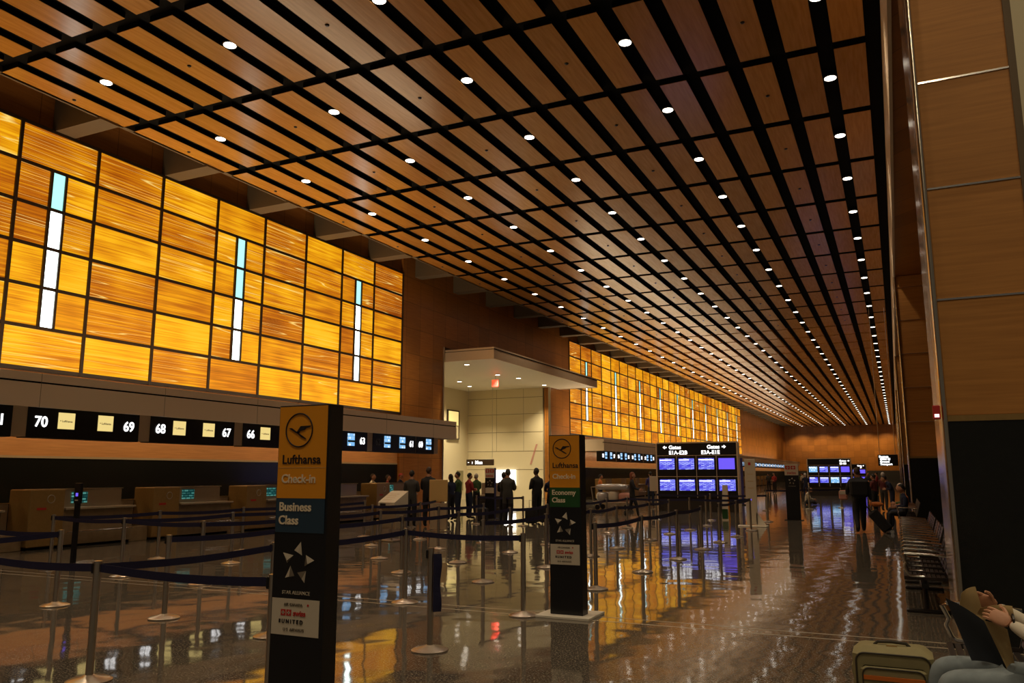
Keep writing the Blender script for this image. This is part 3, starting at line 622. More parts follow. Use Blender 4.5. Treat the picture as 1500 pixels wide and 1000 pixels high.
# ------------------------------------------------------------------ kiosk, boards, banner
t = empty('check_in_kiosk', (-11.75, 17.6, 0), 'cream self-service kiosk with slanted top beyond the front rope', 'kiosk', rz=math.radians(-12))
mb = B('paper'); mb.add([(-.3, -.2, .82), (.3, -.2, .82), (.3, .28, .82), (-.3, .28, .82), (-.3, -.2, .96), (.3, -.2, .96), (.3, .28, 1.24), (-.3, .28, 1.24), (-.22, .2, 1.27), (.26, .2, 1.27)], [(3, 2, 1, 0), (0, 1, 5, 4), (1, 2, 6, 5), (2, 3, 7, 6), (3, 0, 4, 7), (4, 5, 6, 7)]); mb.build('head', t)
B('counter').box(-.26, .26, -.1, .24, .3, .82, .01).build('cabinet', t); B('ink').box(-.22, -.02, -.205, -.2, .85, .93).build('card_slot', t)
for x in (-.28, .28): B('steel').tube([(x, -.25, 0), (x, -.25, .45), (x * .9, -.25, .5)], .018).build('leg', t); B('steel').tube([(x, .25, 0), (x, .25, .8)], .018).build('leg', t)
B('steel').tube([(-.28, -.25, .5), (.28, -.25, .5)], .018).build('crossbar', t); B('steel').box(-.32, .32, -.28, .28, 0, .03, .005).build('base_plate', t)
for i in range(4): B('tan').box(-.2, .1 + .03 * (i % 2), 0, .004, 0, .003).build('printed_line', t, (0, -.1 + .08 * i, 1.022 + .047 * i), rot=(math.radians(30), 0, 0))
t = empty('notice_board', (-12.7, 21, 0), 'tall plain tan board standing behind the kiosk, back side to the camera', 'board')
B('tan').box(0, .62, 0, .03, .86, 1.5, .01).build('upper_board', t); B('soffit').box(.03, .6, .0, .03, .05, .82, .01).build('lower_board', t)
for x in (.02, .60): B('steel').tube([(x, .05, 0), (x, .05, 1.45)], .015).build('post', t)
B('steel').box(-.05, .67, -.15, .2, 0, .02).build('base_plate', t)
t = empty('banner_stand', (-4.46, 26.9, 0), 'tall white upright banner stand with a red mark, on a white splayed foot', 'banner stand')
B('paper').box(0, .34, 0, .05, .06, 2.13, .01).build('banner', t); B('red').box(.12, .2, -.004, 0, 1.93, 2.02).build('red_mark', t); B('litviol').box(.14, .18, -.004, 0, .82, .86).build('violet_mark', t)
B('white').box(-.3, .62, -.25, .3, 0, .03, .005).build('foot_plate', t); B('white').add([(.3, 0, .03), (.36, 0, .03), (.33, 0, .42), (.3, 0, .42), (.3, .05, .03), (.6, .05, .03), (.34, .05, .42), (.3, .05, .42)], [(0, 1, 2, 3), (7, 6, 5, 4), (0, 4, 5, 1), (1, 5, 6, 2), (2, 6, 7, 3), (3, 7, 4, 0)]).build('brace', t)
for i in range(3): B('tan').box(.08, .26, -.004, 0, 1.2 + .22 * i, 1.215 + .22 * i).build('printed_line', t)
t = empty('folding_sign', (-5.75, 30.3, 0), 'narrow pale folding floor sign in front of the large departure board', 'sign')
for s in (-1, 1): B('paper' if s < 0 else 'yellow').add([(-.12, s * .18, .0), (.12, s * .18, .0), (.09, s * .02, 1.25), (-.09, s * .02, 1.25), (-.12, s * .18 + .02, .0), (.12, s * .18 + .02, .0), (.09, s * .02 + .02, 1.25), (-.09, s * .02 + .02, 1.25)], [(0, 1, 2, 3), (7, 6, 5, 4), (0, 4, 5, 1), (1, 5, 6, 2), (2, 6, 7, 3), (3, 7, 4, 0)]).build('panel', t)
B('green').box(-.1, .1, -.19, -.185, .05, .4).build('green_band', t)
t = empty('banner_stand', (-7.85, 45, 0), 'narrow violet banner beside the large departure board', 'banner stand'); B('cblue').box(0, .3, 0, .05, .05, 2.5).build('banner', t); B('paper').box(.12, .17, -.004, 0, 1.6, 2.4).build('white_stripe', t); B('blackm').box(-.1, .4, -.15, .2, 0, .05).build('foot', t)
t = empty('notice_board', (-10.75, 38, 0), 'cream notice board behind the walking woman', 'board'); B('paper').box(0, .5, 0, .04, .85, 1.55, .01).build('panel', t); B('steel').tube([(.25, .05, 0), (.25, .05, 1.5)], .02).build('post', t); B('steel').box(0, .5, -.1, .2, 0, .03).build('foot', t)
# wrapped baggage cart
t = empty('baggage_cart', (-12.2, 37, 0), 'silver baggage cart heaped with wrapped luggage beyond the Economy Class sign', 'cart')
B('steel').tube([(-.9, -.4, .35), (.9, -.4, .35), (.9, .4, .35), (-.9, .4, .35), (-.9, -.4, .35)], .03).build('frame', t)
for x in (-.7, .7):
    for y in (-.4, .4): B('blackm').lathe([(.12, -.03), (.12, .03)], 14, Matrix.Translation((x, y, .12)) @ Matrix.Rotation(PI / 2, 4, 'X')).build('wheel', t); B('steel').tube([(x, y, .12), (x, y, .35)], .02).build('fork', t)
B('steel').tube([(-.9, -.4, .35), (-1.0, -.4, 1.05), (-1.0, .4, 1.05), (-.9, .4, .35)], .025).build('handle', t)
gp = 'wrapped bags on the silver cart'
for i, (x, dx, z, h, mt, lb) in enumerate(((-.55, .28, .38, .45, 'wrap', 'silver wrapped bag at the left of the cart'), (.0, .24, .38, .5, 'cwhite', 'cream bag in the middle of the cart'), (.52, .26, .38, .42, 'cpink', 'pinkish bag at the right of the cart'), (-.1, .8, .9, .3, 'wrap', 'long silver wrapped roll on top of the cart load'))):
    tag(B(mt).ell((0, 0, h / 2), (dx, .33, h / 2), 14, 10, fn=lambda p: Vector([math.copysign(abs(c) ** .6, c) for c in p])).build('wrapped_bag', None, (-12.2 + x, 37, z), smooth=True), lb, 'bag', gp)

# ------------------------------------------------------------------ people
BASE = dict(pel=(0, 0, .96), wst=(0, 0, 1.10), chs=(0, .0, 1.28), nkb=(0, -.01, 1.43), nck=(0, 0, 1.52), hd=(0, .01, 1.60),
            shR=(.17, 0, 1.40), elR=(.23, -.03, 1.13), wrR=(.24, .06, .90), shL=(-.17, 0, 1.40), elL=(-.23, -.03, 1.13), wrL=(-.24, .06, .90),
            hpR=(.09, 0, .90), knR=(.10, .02, .50), anR=(.10, -.02, .09), toR=(.12, .14, .045), hpL=(-.09, 0, .90), knL=(-.10, .02, .50), anL=(-.10, -.02, .09), toL=(-.12, .14, .045))
RAD = dict(pel=(.155, .12), wst=(.14, .105), chs=(.165, .12), nkb=(.10, .085), nck=(.055, .055), hd=(.05, .05), sh=(.068, .068), el=(.047, .047), wr=(.030, .030), hp=(.098, .098), kn=(.066, .066), an=(.045, .045), to=(.040, .035))
EDG = [('pel', 'wst'), ('wst', 'chs'), ('chs', 'nkb'), ('nkb', 'nck'), ('nck', 'hd'), ('nkb', 'shR'), ('shR', 'elR'), ('elR', 'wrR'), ('nkb', 'shL'), ('shL', 'elL'), ('elL', 'wrL'), ('pel', 'hpR'), ('hpR', 'knR'), ('knR', 'anR'), ('anR', 'toR'), ('pel', 'hpL'), ('hpL', 'knL'), ('knL', 'anL'), ('anL', 'toL')]
def hand(mb, wr, d, pn, side, s=1.0, curl=.5, seg=3, n=6):
    """palm plus five tapering fingers; d finger direction, pn palm normal, side=+1 thumb towards d x pn"""
    d = Vector(d).normalized(); pn = Vector(pn); pn = (pn - d * pn.dot(d)).normalized(); t = d.cross(pn) * side; wr = Vector(wr)
    T = Matrix.Identity(4)
    for i, a in enumerate((t, d, pn)):
        for k in range(3): T[k][i] = a[k]
    T.translation = wr
    mb.ell((0, .045 * s, 0), (.042 * s, .058 * s, .017 * s), 12, 8, T, fn=lambda p: Vector([math.copysign(abs(c) ** .75, c) for c in p]))
    for i, (ox, ln) in enumerate(((.030, .070), (.010, .080), (-.011, .074), (-.030, .056))):
        p = Vector((ox * s, .085 * s, 0)); pts = [(ox * .8 * s, .04 * s, 0), tuple(p)]; rs = [.010 * s, .0095 * s]; a = .1
        for k in range(seg):
            a += curl * (.9 - .1 * i if k else .5); p = p + Vector((ox * .1, math.cos(a), math.sin(a))).normalized() * ln * s / seg; pts.append(tuple(p)); rs.append((.0088 - .0014 * k) * s)
        mb.tube(pts, 0, n, T, rs)
    mb.tube([(.018 * s, .015 * s, .003), (.045 * s, .038 * s, .010 * s), (.062 * s, .062 * s, .018 * s), (.064 * s, .085 * s, .024 * s)], 0, n, T, [.014 * s, .012 * s, .010 * s, .0075 * s])
def person(x, y, ang, label, pose=None, top='cblack', bot='cblack', skin='skin', hair='hairb', hs='short', h=1.74, bulk=1.25, look=0, tilt=0, sleeve=True, coat=False, hcurl=.45, group=None, z=0, handdir=None, cat='person', cap=None, shoe='shoe'):
    P = dict(BASE)
    if pose: P.update(pose)
    k = h / 1.76; P = {a: Vector(b) * k for a, b in P.items()}
    names = list(P); idx = {n: i for i, n in enumerate(names)}
    me = bpy.data.meshes.new('sk'); me.from_pydata([P[n] for n in names], [(idx[a], idx[b]) for a, b in EDG], []); o = bpy.data.objects.new('sk', me); COL.objects.link(o)
    md = o.modifiers.new('s', 'SKIN'); md.branch_smoothing = .6; sv = me.skin_vertices[0].data
    for n in names:
        r = RAD[n] if n in RAD else RAD[n[:2]]; bk = bulk if n[:2] in ('ch', 'ws', 'sh', 'el', 'nk') else (1 + (bulk - 1) * .5)
        if n in ('nck', 'hd', 'wrR', 'wrL'): bk = 1
        sv[idx[n]].radius = (r[0] * k * bk, r[1] * k * bk); sv[idx[n]].use_root = (n == 'pel')
    md2 = o.modifiers.new('u', 'SUBSURF'); md2.levels = 2; md2.render_levels = 2
    dg = bpy.context.evaluated_depsgraph_get(); bme = bpy.data.meshes.new_from_object(o.evaluated_get(dg)); bpy.data.objects.remove(o)
    mb = MB(); mats = {}
    V = [v.co.copy() for v in bme.vertices]; cats = []
    for s_ in (top, bot, skin, shoe): mb.use(s_)
    def segcat(c):
        best = None
        for a, b in EDG:
            A, Bb = P[a], P[b]; d = Bb - A; t_ = max(0, min(1, (c - A).dot(d) / max(1e-9, d.length_squared))); q = (c - (A + d * t_)).length / (RAD[a][0] if a in RAD else RAD[a[:2]][0])
            if best is None or q < best[0]: best = (q, a, b, t_)
        _, a, b, t_ = best
        if a in ('nck',) or (a == 'nkb' and b == 'nck' and t_ > .5): return skin
        if a.startswith('an') or (b.startswith('an') and t_ > .93): return shoe
        if a.startswith('hp') or a.startswith('kn'): return top if (coat and a.startswith('hp') and t_ < .55) else bot
        if a == 'pel' and b.startswith('hp'): return top if coat else bot
        if a == 'pel' and t_ < .25 and not coat: return bot
        if a.startswith('el'): return (top if t_ < .9 else skin) if sleeve else skin
        return top
    for p in bme.polygons:
        mb.use(segcat(p.center)); mb.f.append(tuple(p.vertices)); mb.m.append(mb.mi)
    mb.v = [tuple(v) for v in V]
    # head with a face
    hc = P['hd'] + Vector((0, .025, .055)) * k; R = Matrix.Translation(hc) @ Matrix.Rotation(look, 4, 'Z') @ Matrix.Rotation(-tilt, 4, 'X')
    def hf(p):
        q = p.copy()
        if q.z < -.2: q.x *= 1 - .28 * (-q.z - .2) / .8; q.y = q.y * (1 - .2 * (-q.z)) + .08
        if q.y > .8 and abs(q.x) < .35 and -.45 < q.z < .1: q.y += .10
        return q
    R = R @ Matrix.Scale(1.1, 4)
    mb.use(skin).ell((0, 0, 0), (.074 * k, .095 * k, .118 * k), 20, 14, R, hf)
    mb.add([(-.012 * k, .088 * k, -.028 * k), (.012 * k, .088 * k, -.028 * k), (0, .118 * k, -.030 * k), (0, .092 * k, .018 * k), (0, .09 * k, -.04 * k)], [(0, 2, 3), (2, 1, 3), (0, 4, 2), (4, 1, 2)], R)
    for s in (-1, 1):
        mb.use(skin).ell((s * .074 * k, -.005 * k, -.01 * k), (.012 * k, .02 * k, .03 * k), 8, 6, R)
        mb.use('eye').ell((s * .028 * k, .084 * k, .008 * k), (.012 * k, .008 * k, .007 * k), 8, 6, R)
    mb.use('lip').ell((0, .086 * k, -.055 * k), (.022 * k, .010 * k, .007 * k), 8, 6, R)
    mb.use(skin)
    for s, S in ((1, 'R'), (-1, 'L')):
        d = (P['wr' + S] - P['el' + S]).normalized()
        if handdir: d = (d + Vector(handdir)).normalized()
        hand(mb, P['wr' + S] + d * .01, d, (-s, .2, -.2), s, k, hcurl)
    bpy.data.meshes.remove(bme)
    o = mb.build('person', None, (x, y, z), smooth=True, rot=(0, 0, math.radians(ang))); tag(o, label, cat, group)
    ht = B(cap or hair)
    def hfn(p):
        q = p.copy()
        if q.y > .25 and q.z < .42: q *= .80
        if hs == 'short' and q.z < -.25: q *= .82
        return q
    ht.ell((0, -.012 * k, .014 * k), (.082 * k, .100 * k, .120 * k), 18, 12, R, hfn)
    if cap: ht.box(-.05 * k, .05 * k, .07 * k, .16 * k, .055 * k, .065 * k, T=R)
    if hs == 'long': ht.ell((0, -.05 * k, -.10 * k), (.085 * k, .055 * k, .15 * k), 12, 8, R)
    if hs == 'bun': ht.ell((0, -.115 * k, .05 * k), (.04 * k, .035 * k, .04 * k), 10, 8, R)
    hh = ht.build('cap' if cap else 'hair', o, smooth=True)
    return o, P, k
WALK = dict(knR=(.10, .16, .52), anR=(.10, .22, .10), toR=(.11, .37, .06), knL=(-.10, -.06, .50), anL=(-.10, -.32, .14), toL=(-.11, -.20, .05), elR=(.22, -.12, 1.14), wrR=(.22, -.12, .90), elL=(-.22, .06, 1.13), wrL=(-.2, .22, .98), hpR=(.09, .01, .90), hpL=(-.09, -.01, .90))
FOLD = dict(elR=(.22, .04, 1.14), wrR=(.12, .24, 1.14), elL=(-.22, .04, 1.14), wrL=(-.12, .24, 1.12))
SIT = dict(pel=(0, -.02, .55), wst=(0, 0, .68), chs=(0, .01, .87), nkb=(0, .01, 1.02), nck=(0, .03, 1.11), hd=(0, .05, 1.18), shR=(.17, .01, .99), elR=(.22, .04, .74), wrR=(.14, .26, .72), shL=(-.17, .01, .99), elL=(-.22, .04, .74), wrL=(-.14, .26, .72),
           hpR=(.09, .05, .52), knR=(.11, .44, .53), anR=(.11, .44, .09), toR=(.12, .58, .045), hpL=(-.09, .05, .52), knL=(-.11, .44, .53), anL=(-.11, .44, .09), toL=(-.12, .58, .045))
FLOORS = dict(pel=(0, 0, .13), wst=(0, .02, .26), chs=(0, .08, .45), nkb=(0, .13, .58), nck=(0, .18, .66), hd=(0, .23, .72), shR=(.17, .13, .55), elR=(.22, .22, .32), wrR=(.12, .42, .28), shL=(-.17, .13, .55), elL=(-.22, .22, .32), wrL=(-.12, .42, .28),
              hpR=(.09, .05, .12), knR=(.34, .38, .16), anR=(.02, .50, .08), toR=(-.10, .52, .06), hpL=(-.09, .05, .12), knL=(-.34, .38, .16), anL=(-.02, .40, .07), toL=(.10, .38, .05))
def P2(*ds):
    r = {}
    for d in ds: r.update(d)
    return r
# facing angle: 0 = down the hall (+Y), 90 = towards the counters (-X), -90 = towards the right piers
person(-18.9, 26.9, -80, 'counter agent in a white shirt with dark vest, leftmost of the counter agents', FOLD, 'cwhite', 'cnavy', hair='hairbr', h=1.66, tilt=-.3)
person(-18.9, 27.95, -60, 'counter agent in a red top, between the white-shirted agent and the red-capped one', FOLD, 'cred', 'cnavy', hair='hairbr', h=1.62, tilt=-.2)
person(-18.9, 28.9, -80, 'counter agent wearing a red headscarf, nearest the two dark-coated men', FOLD, 'cnavy', 'cnavy', h=1.68, cap='cred')
person(-14.15, 22.3, 20, 'man in grey-black jacket, left one of the dark pair by the notice board', FOLD, 'cgrey', 'cblack', h=1.76, coat=True, bulk=1.4)
person(-13.7, 22.6, 10, 'taller man in a long black coat right beside the notice board', FOLD, 'cblack', 'cblack', hair='hairbr', h=1.86, coat=True, bulk=1.5)
person(-14.8, 26.0, 70, 'dark-haired woman in a dark top, left end of the queueing group', FOLD, 'cnavy', 'cblack', hs='long', h=1.64)
o, P, k = person(-15.0, 26.9, 100, 'person in green camouflage jacket in front of the queueing group', FOLD, 'cgreen', 'jeand', h=1.72, bulk=1.45)
person(-14.7, 27.2, -30, 'person in a dark top with red collar right behind the camouflage jacket', FOLD, 'cred', 'cnavy', h=1.68)
person(-15.6, 29.5, 60, 'person in a dark green jacket and pale cap, right end of the queueing group', FOLD, 'cgreen', 'cblack', h=1.66, cap='cwhite')
person(-12.05, 24.75, 0, 'man in dark clothes, left of the two seen against the bright window', P2(FOLD), 'cblack', 'cblack', h=1.70, bulk=1.1)
person(-11.75, 24.45, 15, 'taller man in a grey-green jacket silhouetted against the bright window', FOLD, 'cgrey', 'cblack', hair='cgrey', h=1.80, bulk=1.45, coat=True)
person(-11.42, 26.1, 60, 'dark-skinned man in a black coat left of the Economy Class sign', FOLD, 'cblack', 'cblack', skin='skind', h=1.84, bulk=1.5, coat=True)
person(-11.05, 26.5, 20, 'red-haired person in dark clothes behind the man by the Economy Class sign', FOLD, 'cnavy', 'cblack', hair='hairr', h=1.66, bulk=1.1)
person(-9.3, 30.4, -75, 'red-haired woman in black with scarf striding right behind the ropes', P2(WALK, dict(wrL=(-.1, .32, 1.12), elL=(-.22, .12, 1.14), wrR=(.1, .28, 1.1), elR=(.22, .1, 1.15))), 'cblack', 'cblack', hair='hairr', hs='long', h=1.70, bulk=1.1)
person(-11.4, 40.5, 30, 'man in a violet-blue top and jeans left of the large departure board', FOLD, 'cblue', 'jeand', h=1.74)
person(-13.3, 38.2, -60, 'person in orange behind the baggage cart', FOLD, 'corange', 'cnavy', h=1.62)
person(-4.6, 46.7, -80, 'person in a white top sitting cross-legged on the floor, far right of the white banner', P2(FLOORS), 'cwhite', 'cblack', h=1.80, tilt=-.5)
person(-5.85, 60, 20, 'white-haired person standing far off beside the second departure board', FOLD, 'cnavy', 'cnavy', hair='hairw', h=1.66, bulk=1.1)
o, P, k = person(-1.06, 25.5, 8, 'large man in black seen from behind, walking away down the hall', P2(WALK, dict(wrR=(.28, -.2, .86), elR=(.25, -.14, 1.14), wrL=(-.30, .14, 1.02), elL=(-.27, .0, 1.16), nck=(0, .05, 1.51), hd=(0, .08, 1.58))), 'cblack', 'cblack', hair='hairbr', h=1.82, bulk=1.65, coat=True)
tag(B('cblack').box(-.25, .25, -.38, -.14, .98, 1.52, .09).build('backpack', None, (-1.06, 25.5, 0), rot=(0, 0, math.radians(8))), 'bulky black backpack on the walking man', 'backpack')
t = empty('carried_bag', (-1.46, 25.7, .92), 'red and white carrier bag held in the walking man\'s left hand', 'bag'); B('cpink').box(-.14, .1, -.08, .08, -.02, .26, .04).build('bag', t); B('cwhite').box(-.12, .08, -.085, -.078, .14, .24).build('label', t)
t = empty('rolling_suitcase', (-.30, 25.4, 0), 'black wheeled suitcase pulled tilted behind the walking man', 'suitcase')
T = Matrix.Rotation(math.radians(-38), 4, 'Y')
B('cblack').box(-.14, .14, -.22, .22, .08, .72, .04, T=Matrix.Translation((0, 0, .03)) @ T).build('body', t)
B('blackm').tube([T @ Vector((0, -.12, .7)), T @ Vector((0, -.12, 1.0)), T @ Vector((0, .12, 1.0)), T @ Vector((0, .12, .7))], .012).build('handle', t)
for s in (-1, 1): B('chrome').lathe([(.05, -.02), (.05, .02)], 12, Matrix.Translation((.05, s * .17, .05)) @ Matrix.Rotation(PI / 2, 4, 'X')).build('wheel', t)
tag(B('corange').ell((0, 0, 0), (.2, .16, .07), 12, 8).build('folded_jacket', None, (-.62, 25.4, .80), smooth=True), 'tan and orange bundle lying on top of the tilted black suitcase', 'jacket')
person(.12, 26.2, 100, 'person in dark purple seated at the right beside the piers', SIT, 'cnavy', 'cblack', h=1.74, bulk=1.1)
person(.15, 27.8, 100, 'seated person in an orange and black top behind the one in purple', SIT, 'corange', 'cnavy', h=1.66)
person(.10, 29.4, 95, 'seated person in a green coat furthest along the near pier', SIT, 'cgreen', 'cblack', hair='hairw', h=1.72, bulk=1.15)
person(-.95, 38, 60, 'person in maroon standing in the far hall right of the walking man', FOLD, 'cmar', 'cblack', h=1.60)
person(-.62, 40, -30, 'white-haired person in pale maroon talking to the maroon figure', FOLD, 'cmar', 'cgrey', hair='hairw', h=1.68)
person(-.25, 35, 95, 'stooping person in a navy coat near the right piers', P2(FOLD, dict(nck=(0, .2, 1.42), hd=(0, .26, 1.48), nkb=(0, .14, 1.36), chs=(0, .08, 1.24), shR=(.17, .12, 1.34), shL=(-.17, .12, 1.34))), 'cnavy', 'cnavy', h=1.66, bulk=1.2)
for i, (x, y, a, tp, wd) in enumerate(((-2.3, 58, 20, 'cblack', 'black coat'), (-1.9, 62, 200, 'cgrey', 'grey jacket'), (-1.5, 70, 90, 'cred', 'red top'), (-7.5, 75, 40, 'cwhite', 'white top'), (-9.5, 72, 150, 'cred', 'red jacket'), (-10.8, 78, 20, 'cgrey', 'grey coat'), (-12.5, 80, 200, 'cnavy', 'navy coat'), (-8.5, 84, 10, 'cgreen', 'green jacket'))):
    person(x, y, a, 'tiny far-off traveller in a %s, %s' % (wd, 'right of the second departure board' if x > -3 else 'in the queue beyond the white banner'), FOLD, tp, 'cblack', h=1.72)

# ------------------------------------------------------------------ benches along the right
def bench(y0, n, x, label, pitch=.62, backs=None, arms=None):
    t = empty('beam_bench', (x, y0, 0), label, 'bench', 'metal beam seating along the right piers')
    L_ = n * pitch
    B('blackm').box(.18, .26, 0, L_, .30, .36).build('beam', t)
    for yy in (.15, L_ - .15):
        B('seatm').tube([(.22, yy, .33), (.22, yy, .05)], .03).build('leg', t); B('seatm').box(0, .5, yy - .03, yy + .03, 0, .04, .01).build('foot', t)
    sm = B('seatm')
    for i in range(9): sm.box(.0 + .052 * i, .038 + .052 * i, .03, pitch - .03, .42 - .004 * i, .435 - .004 * i)
    sm.box(0, .48, .02, .04, .395, .43).box(0, .48, pitch - .04, pitch - .02, .395, .43); sme = sm.mesh('seat', True)
    def bk(mt):
        b = B(mt); R = Matrix.Translation((.47, 0, .42)) @ Matrix.Rotation(math.radians(16), 4, 'Y')
        for i in range(8): b.box(-.008, .008, .03, pitch - .03, .03 + .052 * i, .07 + .052 * i, T=R)
        b.box(-.012, .012, .02, .04, 0, .45, T=R).box(-.012, .012, pitch - .04, pitch - .02, 0, .45, T=R); return b.mesh('backrest')
    bd, bo = bk('seatm'), bk('orangeback')
    ar = B('chrome').tube([(.5, 0, .68), (.30, 0, .70), (.02, 0, .71), (-.01, 0, .69), (.03, 0, .60), (.01, 0, .55), (.04, 0, .47), (.07, 0, .445), (.22, 0, .44)], .017, 8).mesh('armrest', True)
    for i in range(n):
        link('seat', sme, t, (0, i * pitch, 0)); link('backrest', bo if backs and i in backs else bd, t, (0, i * pitch, 0))
    for i in (arms or range(n + 1)): link('armrest', ar, t, (0, i * pitch, 0))
    return t
bench(5.14, 3, .235, 'near metal bench under the newspaper reader with a bright chrome end armrest', arms=[3])
bench(11.1, 4, -.02, 'metal bench just beyond the near timber pier, with a tan back panel'); bench(14.0, 4, -.02, 'second metal bench beyond the near pier', backs=[2]); bench(16.9, 5, -.02, 'third metal bench beyond the near pier, before the seated travellers', backs=[3]); bench(25.6, 7, -.08, 'far metal bench carrying the seated travellers')
# ------------------------------------------------------------------ olive suitcase
t = empty('olive_suitcase', (-.11, 5.72, 0), 'olive canvas suitcase with orange stripe standing in the bottom right corner', 'suitcase')
W2 = .225
B('olive').box(-W2, W2, -.12, .14, .05, .61, .045).build('body', t, smooth=True)
def arch(w_, z0, z1, r, y, n=6): 
    pts = [(-w_, y, z0)]
    pts += [(-w_ + r - r * math.cos(a), y, z1 - r + r * math.sin(a)) for a in [PI / 2 * i / n for i in range(n + 1)]]
    pts += [(w_ - r + r * math.sin(a), y, z1 - r + r * math.cos(a)) for a in [PI / 2 * i / n for i in range(n + 1)]]
    return pts + [(w_, y, z0)]
B('oliveb').tube(arch(.205, .08, .575, .05, -.122), .006, 6).build('piping', t); B('oliveb').tube(arch(.17, .1, .495, .04, -.150), .005, 6).build('zipper', t)
B('olive').box(-.18, .18, -.148, -.10, .08, .505, .02).build('front_pocket', t, smooth=True)
B('orange').box(-.165, .17, -.156, -.147, .428, .452).build('orange_stripe', t)
B('oliveb').tube([(-.10, 0, .605), (-.08, 0, .625), (.0, -.01, .632), (.08, 0, .625), (.10, 0, .605)], .010, 8).build('carry_handle', t, smooth=True)
B('brass').box(-.03, .03, -.05, -.03, .606, .615).build('zip_pull', t)
for s in (-1, 1): B('blackm').lathe([(.035, -.015), (.035, .015)], 12, Matrix.Translation((s * .17, .1, .036)) @ Matrix.Rotation(PI / 2, 4, 'Y')).build('wheel', t); B('olive').box(s * .215 - .02, s * .215 + .02, -.06, .06, .42, .50, .015).build('side_grip', t)
# ------------------------------------------------------------------ reader
READ = dict(pel=(0, -.02, .53), wst=(0, -.05, .68), chs=(0, -.11, .90), nkb=(0, -.14, 1.07), nck=(0, -.16, 1.16), hd=(0, -.16, 1.24), shR=(.18, -.08, 1.04), shL=(-.18, -.08, 1.04),
            elR=(.25, .06, .78), wrR=(.20, .235, .89), elL=(-.26, .05, .76), wrL=(-.10, .20, .845),
            hpR=(.10, .06, .51), knR=(.15, .56, .545), anR=(.14, .60, .10), toR=(.15, .75, .05), hpL=(-.10, .06, .50), knL=(-.12, .54, .52), anL=(-.12, .52, .09), toL=(-.13, .67, .045))
RX, RY = .70, 5.44
person(RX, RY, 90, 'seated reader in light jeans and white sleeves holding a newspaper, cut by the right edge', READ, 'cwhite', 'jean', hair='hairbr', h=1.76, tilt=-.35, handdir=(0, .4, .1), hcurl=.35)
tag(B('blackm').tube([(RX - .185 + .0 + .034 * 0, RY - .10 + .038 * math.cos(a), .855 + .038 * math.sin(a)) for a in [2 * PI * i / 14 for i in range(15)]], .006, 6).build('wristwatch', None), 'thin dark watch on the reader\'s near wrist', 'watch')
t = empty('newspaper', (.42, 5.50, .60), 'open broadsheet with a large dark page held by the seated reader', 'newspaper')
g = []
for i in range(9):
    z = .38 * i / 8; row = []
    for j in range(9):
        u = j / 8; x0_ = -.24 + .02 * math.sin(i); x1_ = .07 - .14 * (i / 8) ** 1.2
        x_ = -.02 - .185 * (i / 8) + (.14 - .13 * (i / 8)) * 0 + u * (.13 if i < 3 else .13 - .02 * (i - 2)) - .07
        row.append((x_ + .02, -.10 + .02 * math.sin(u * 3 + i * .4), z))
    g.append(row)
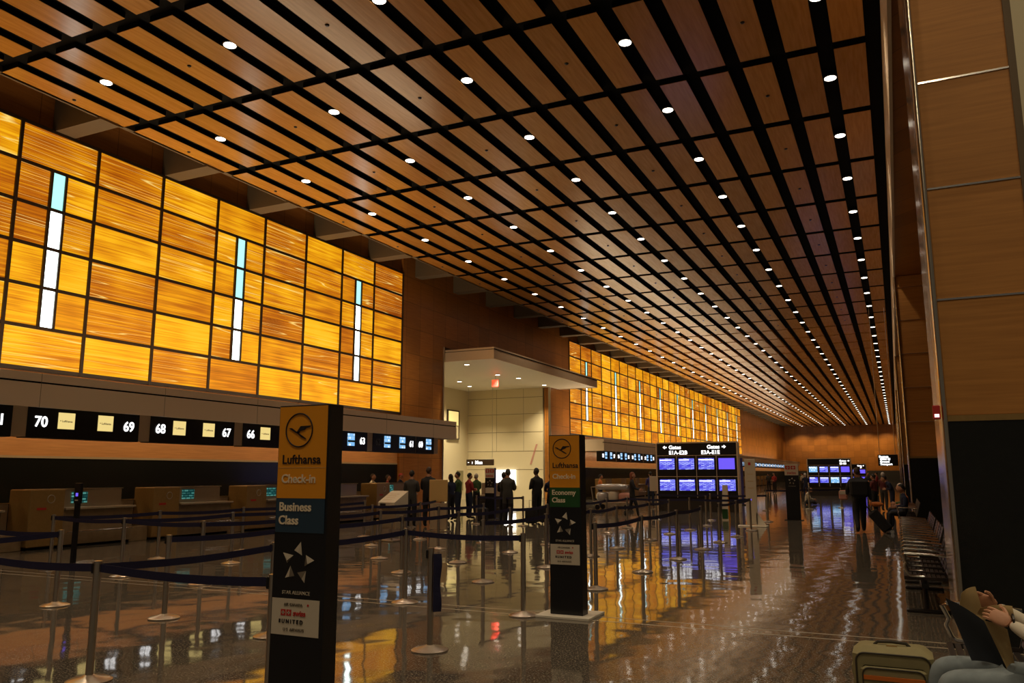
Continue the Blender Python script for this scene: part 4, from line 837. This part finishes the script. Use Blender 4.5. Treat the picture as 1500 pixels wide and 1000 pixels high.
# dark outer page: a leaning quadrilateral facing the camera; inner pages spread behind it
def page(c, mt, nm, y, bow=.02, th=.003):
    (ax, az), (bx, bz), (cx, cz), (dx, dz) = c; gr = []
    for i in range(9):
        v = i / 8; row = []
        for j in range(9):
            u = j / 8; lx, lz = ax + (dx - ax) * v, az + (dz - az) * v; rx, rz = bx + (cx - bx) * v, bz + (cz - bz) * v
            row.append((lx + (rx - lx) * u, y + bow * math.sin(PI * u) + .012 * math.sin(4 * v + u * 2), lz + (rz - lz) * u + .008 * math.sin(PI * u)))
        gr.append(row)
    return B(mt).sheet(gr, th).build(nm, t, smooth=True)
page(((-.12, .02), (.05, -.01), (-.04, .24), (-.225, .355)), 'newsd', 'dark_page', -.10)
page(((.045, -.015), (.09, .02), (.07, .20), (-.04, .24)), 'news', 'fold_page', -.085, .01)
page(((-.17, .2), (-.02, .2), (-.06, .41), (-.135, .37)), 'news', 'inner_page', .02)
page(((-.08, .24), (.12, .20), (.11, .32), (-.05, .30)), 'news', 'inner_page', -.03)

# ------------------------------------------------------------------ unseen warm spots added to brighten the near pier, bench and reader
lamp('seating_fill_lamp', 'SPOT', (1.3, 4.6, 11.1), 420, (1, .84, .58), (0, 0, 0), spot_size=math.radians(46), spot_blend=.8, shadow_soft_size=.15)
for x, y in ((2.2, .5), (4.2, 4.5), (1.2, -3.5)):
    lamp('seating_fill_lamp', 'SPOT', (x, y, 11.1), 300, (1, .80, .52), (math.radians(32), 0, 0), spot_size=math.radians(110), spot_blend=.7, shadow_soft_size=.15)

# ------------------------------------------------------------------ small mid-ground things
t = empty('service_desk', (-16.1, 30.4, 0), 'small metal service desk left of the narrow black pillar sign', 'counter')
B('counter').box(0, 1.1, 0, .6, .75, .80, .01).build('worktop', t); B('counter').box(0, 1.1, .5, .55, .8, 1.3, .01).build('screen_panel', t); B('concrete').box(.05, 1.05, .05, .55, 0, .75).build('cabinet', t)
B('chrome').tube([(.0, -.05, .3), (1.1, -.05, .3)], .02).build('bumper_rail', t); B('blackm').box(.4, .65, .45, .5, .9, 1.25, .01).build('monitor', t)
def floor_bag(x, y, lb, h=.55, mt='cblack'):
    t = empty('upright_suitcase', (x, y, 0), lb, 'suitcase')
    B(mt).box(-.19, .19, -.12, .12, .05, h, .04).build('body', t, smooth=True); B('blackm').tube([(-.1, .05, h - .01), (-.1, .05, h + .25), (.1, .05, h + .25), (.1, .05, h - .01)], .01).build('handle', t)
    for s_ in (-1, 1): B('blackm').lathe([(.03, -.015), (.03, .015)], 10, Matrix.Translation((s_ * .14, .08, .031)) @ Matrix.Rotation(PI / 2, 4, 'Y')).build('wheel', t)
floor_bag(-11.1, 24.9, 'black suitcase on the floor right of the man in grey-green jacket')
floor_bag(-10.9, 25.6, 'black suitcase at the feet of the red-haired person by the Economy Class sign', .6)
floor_bag(-13.3, 25.6, 'dark suitcase between the queueing group and the narrow pillar sign', .5)
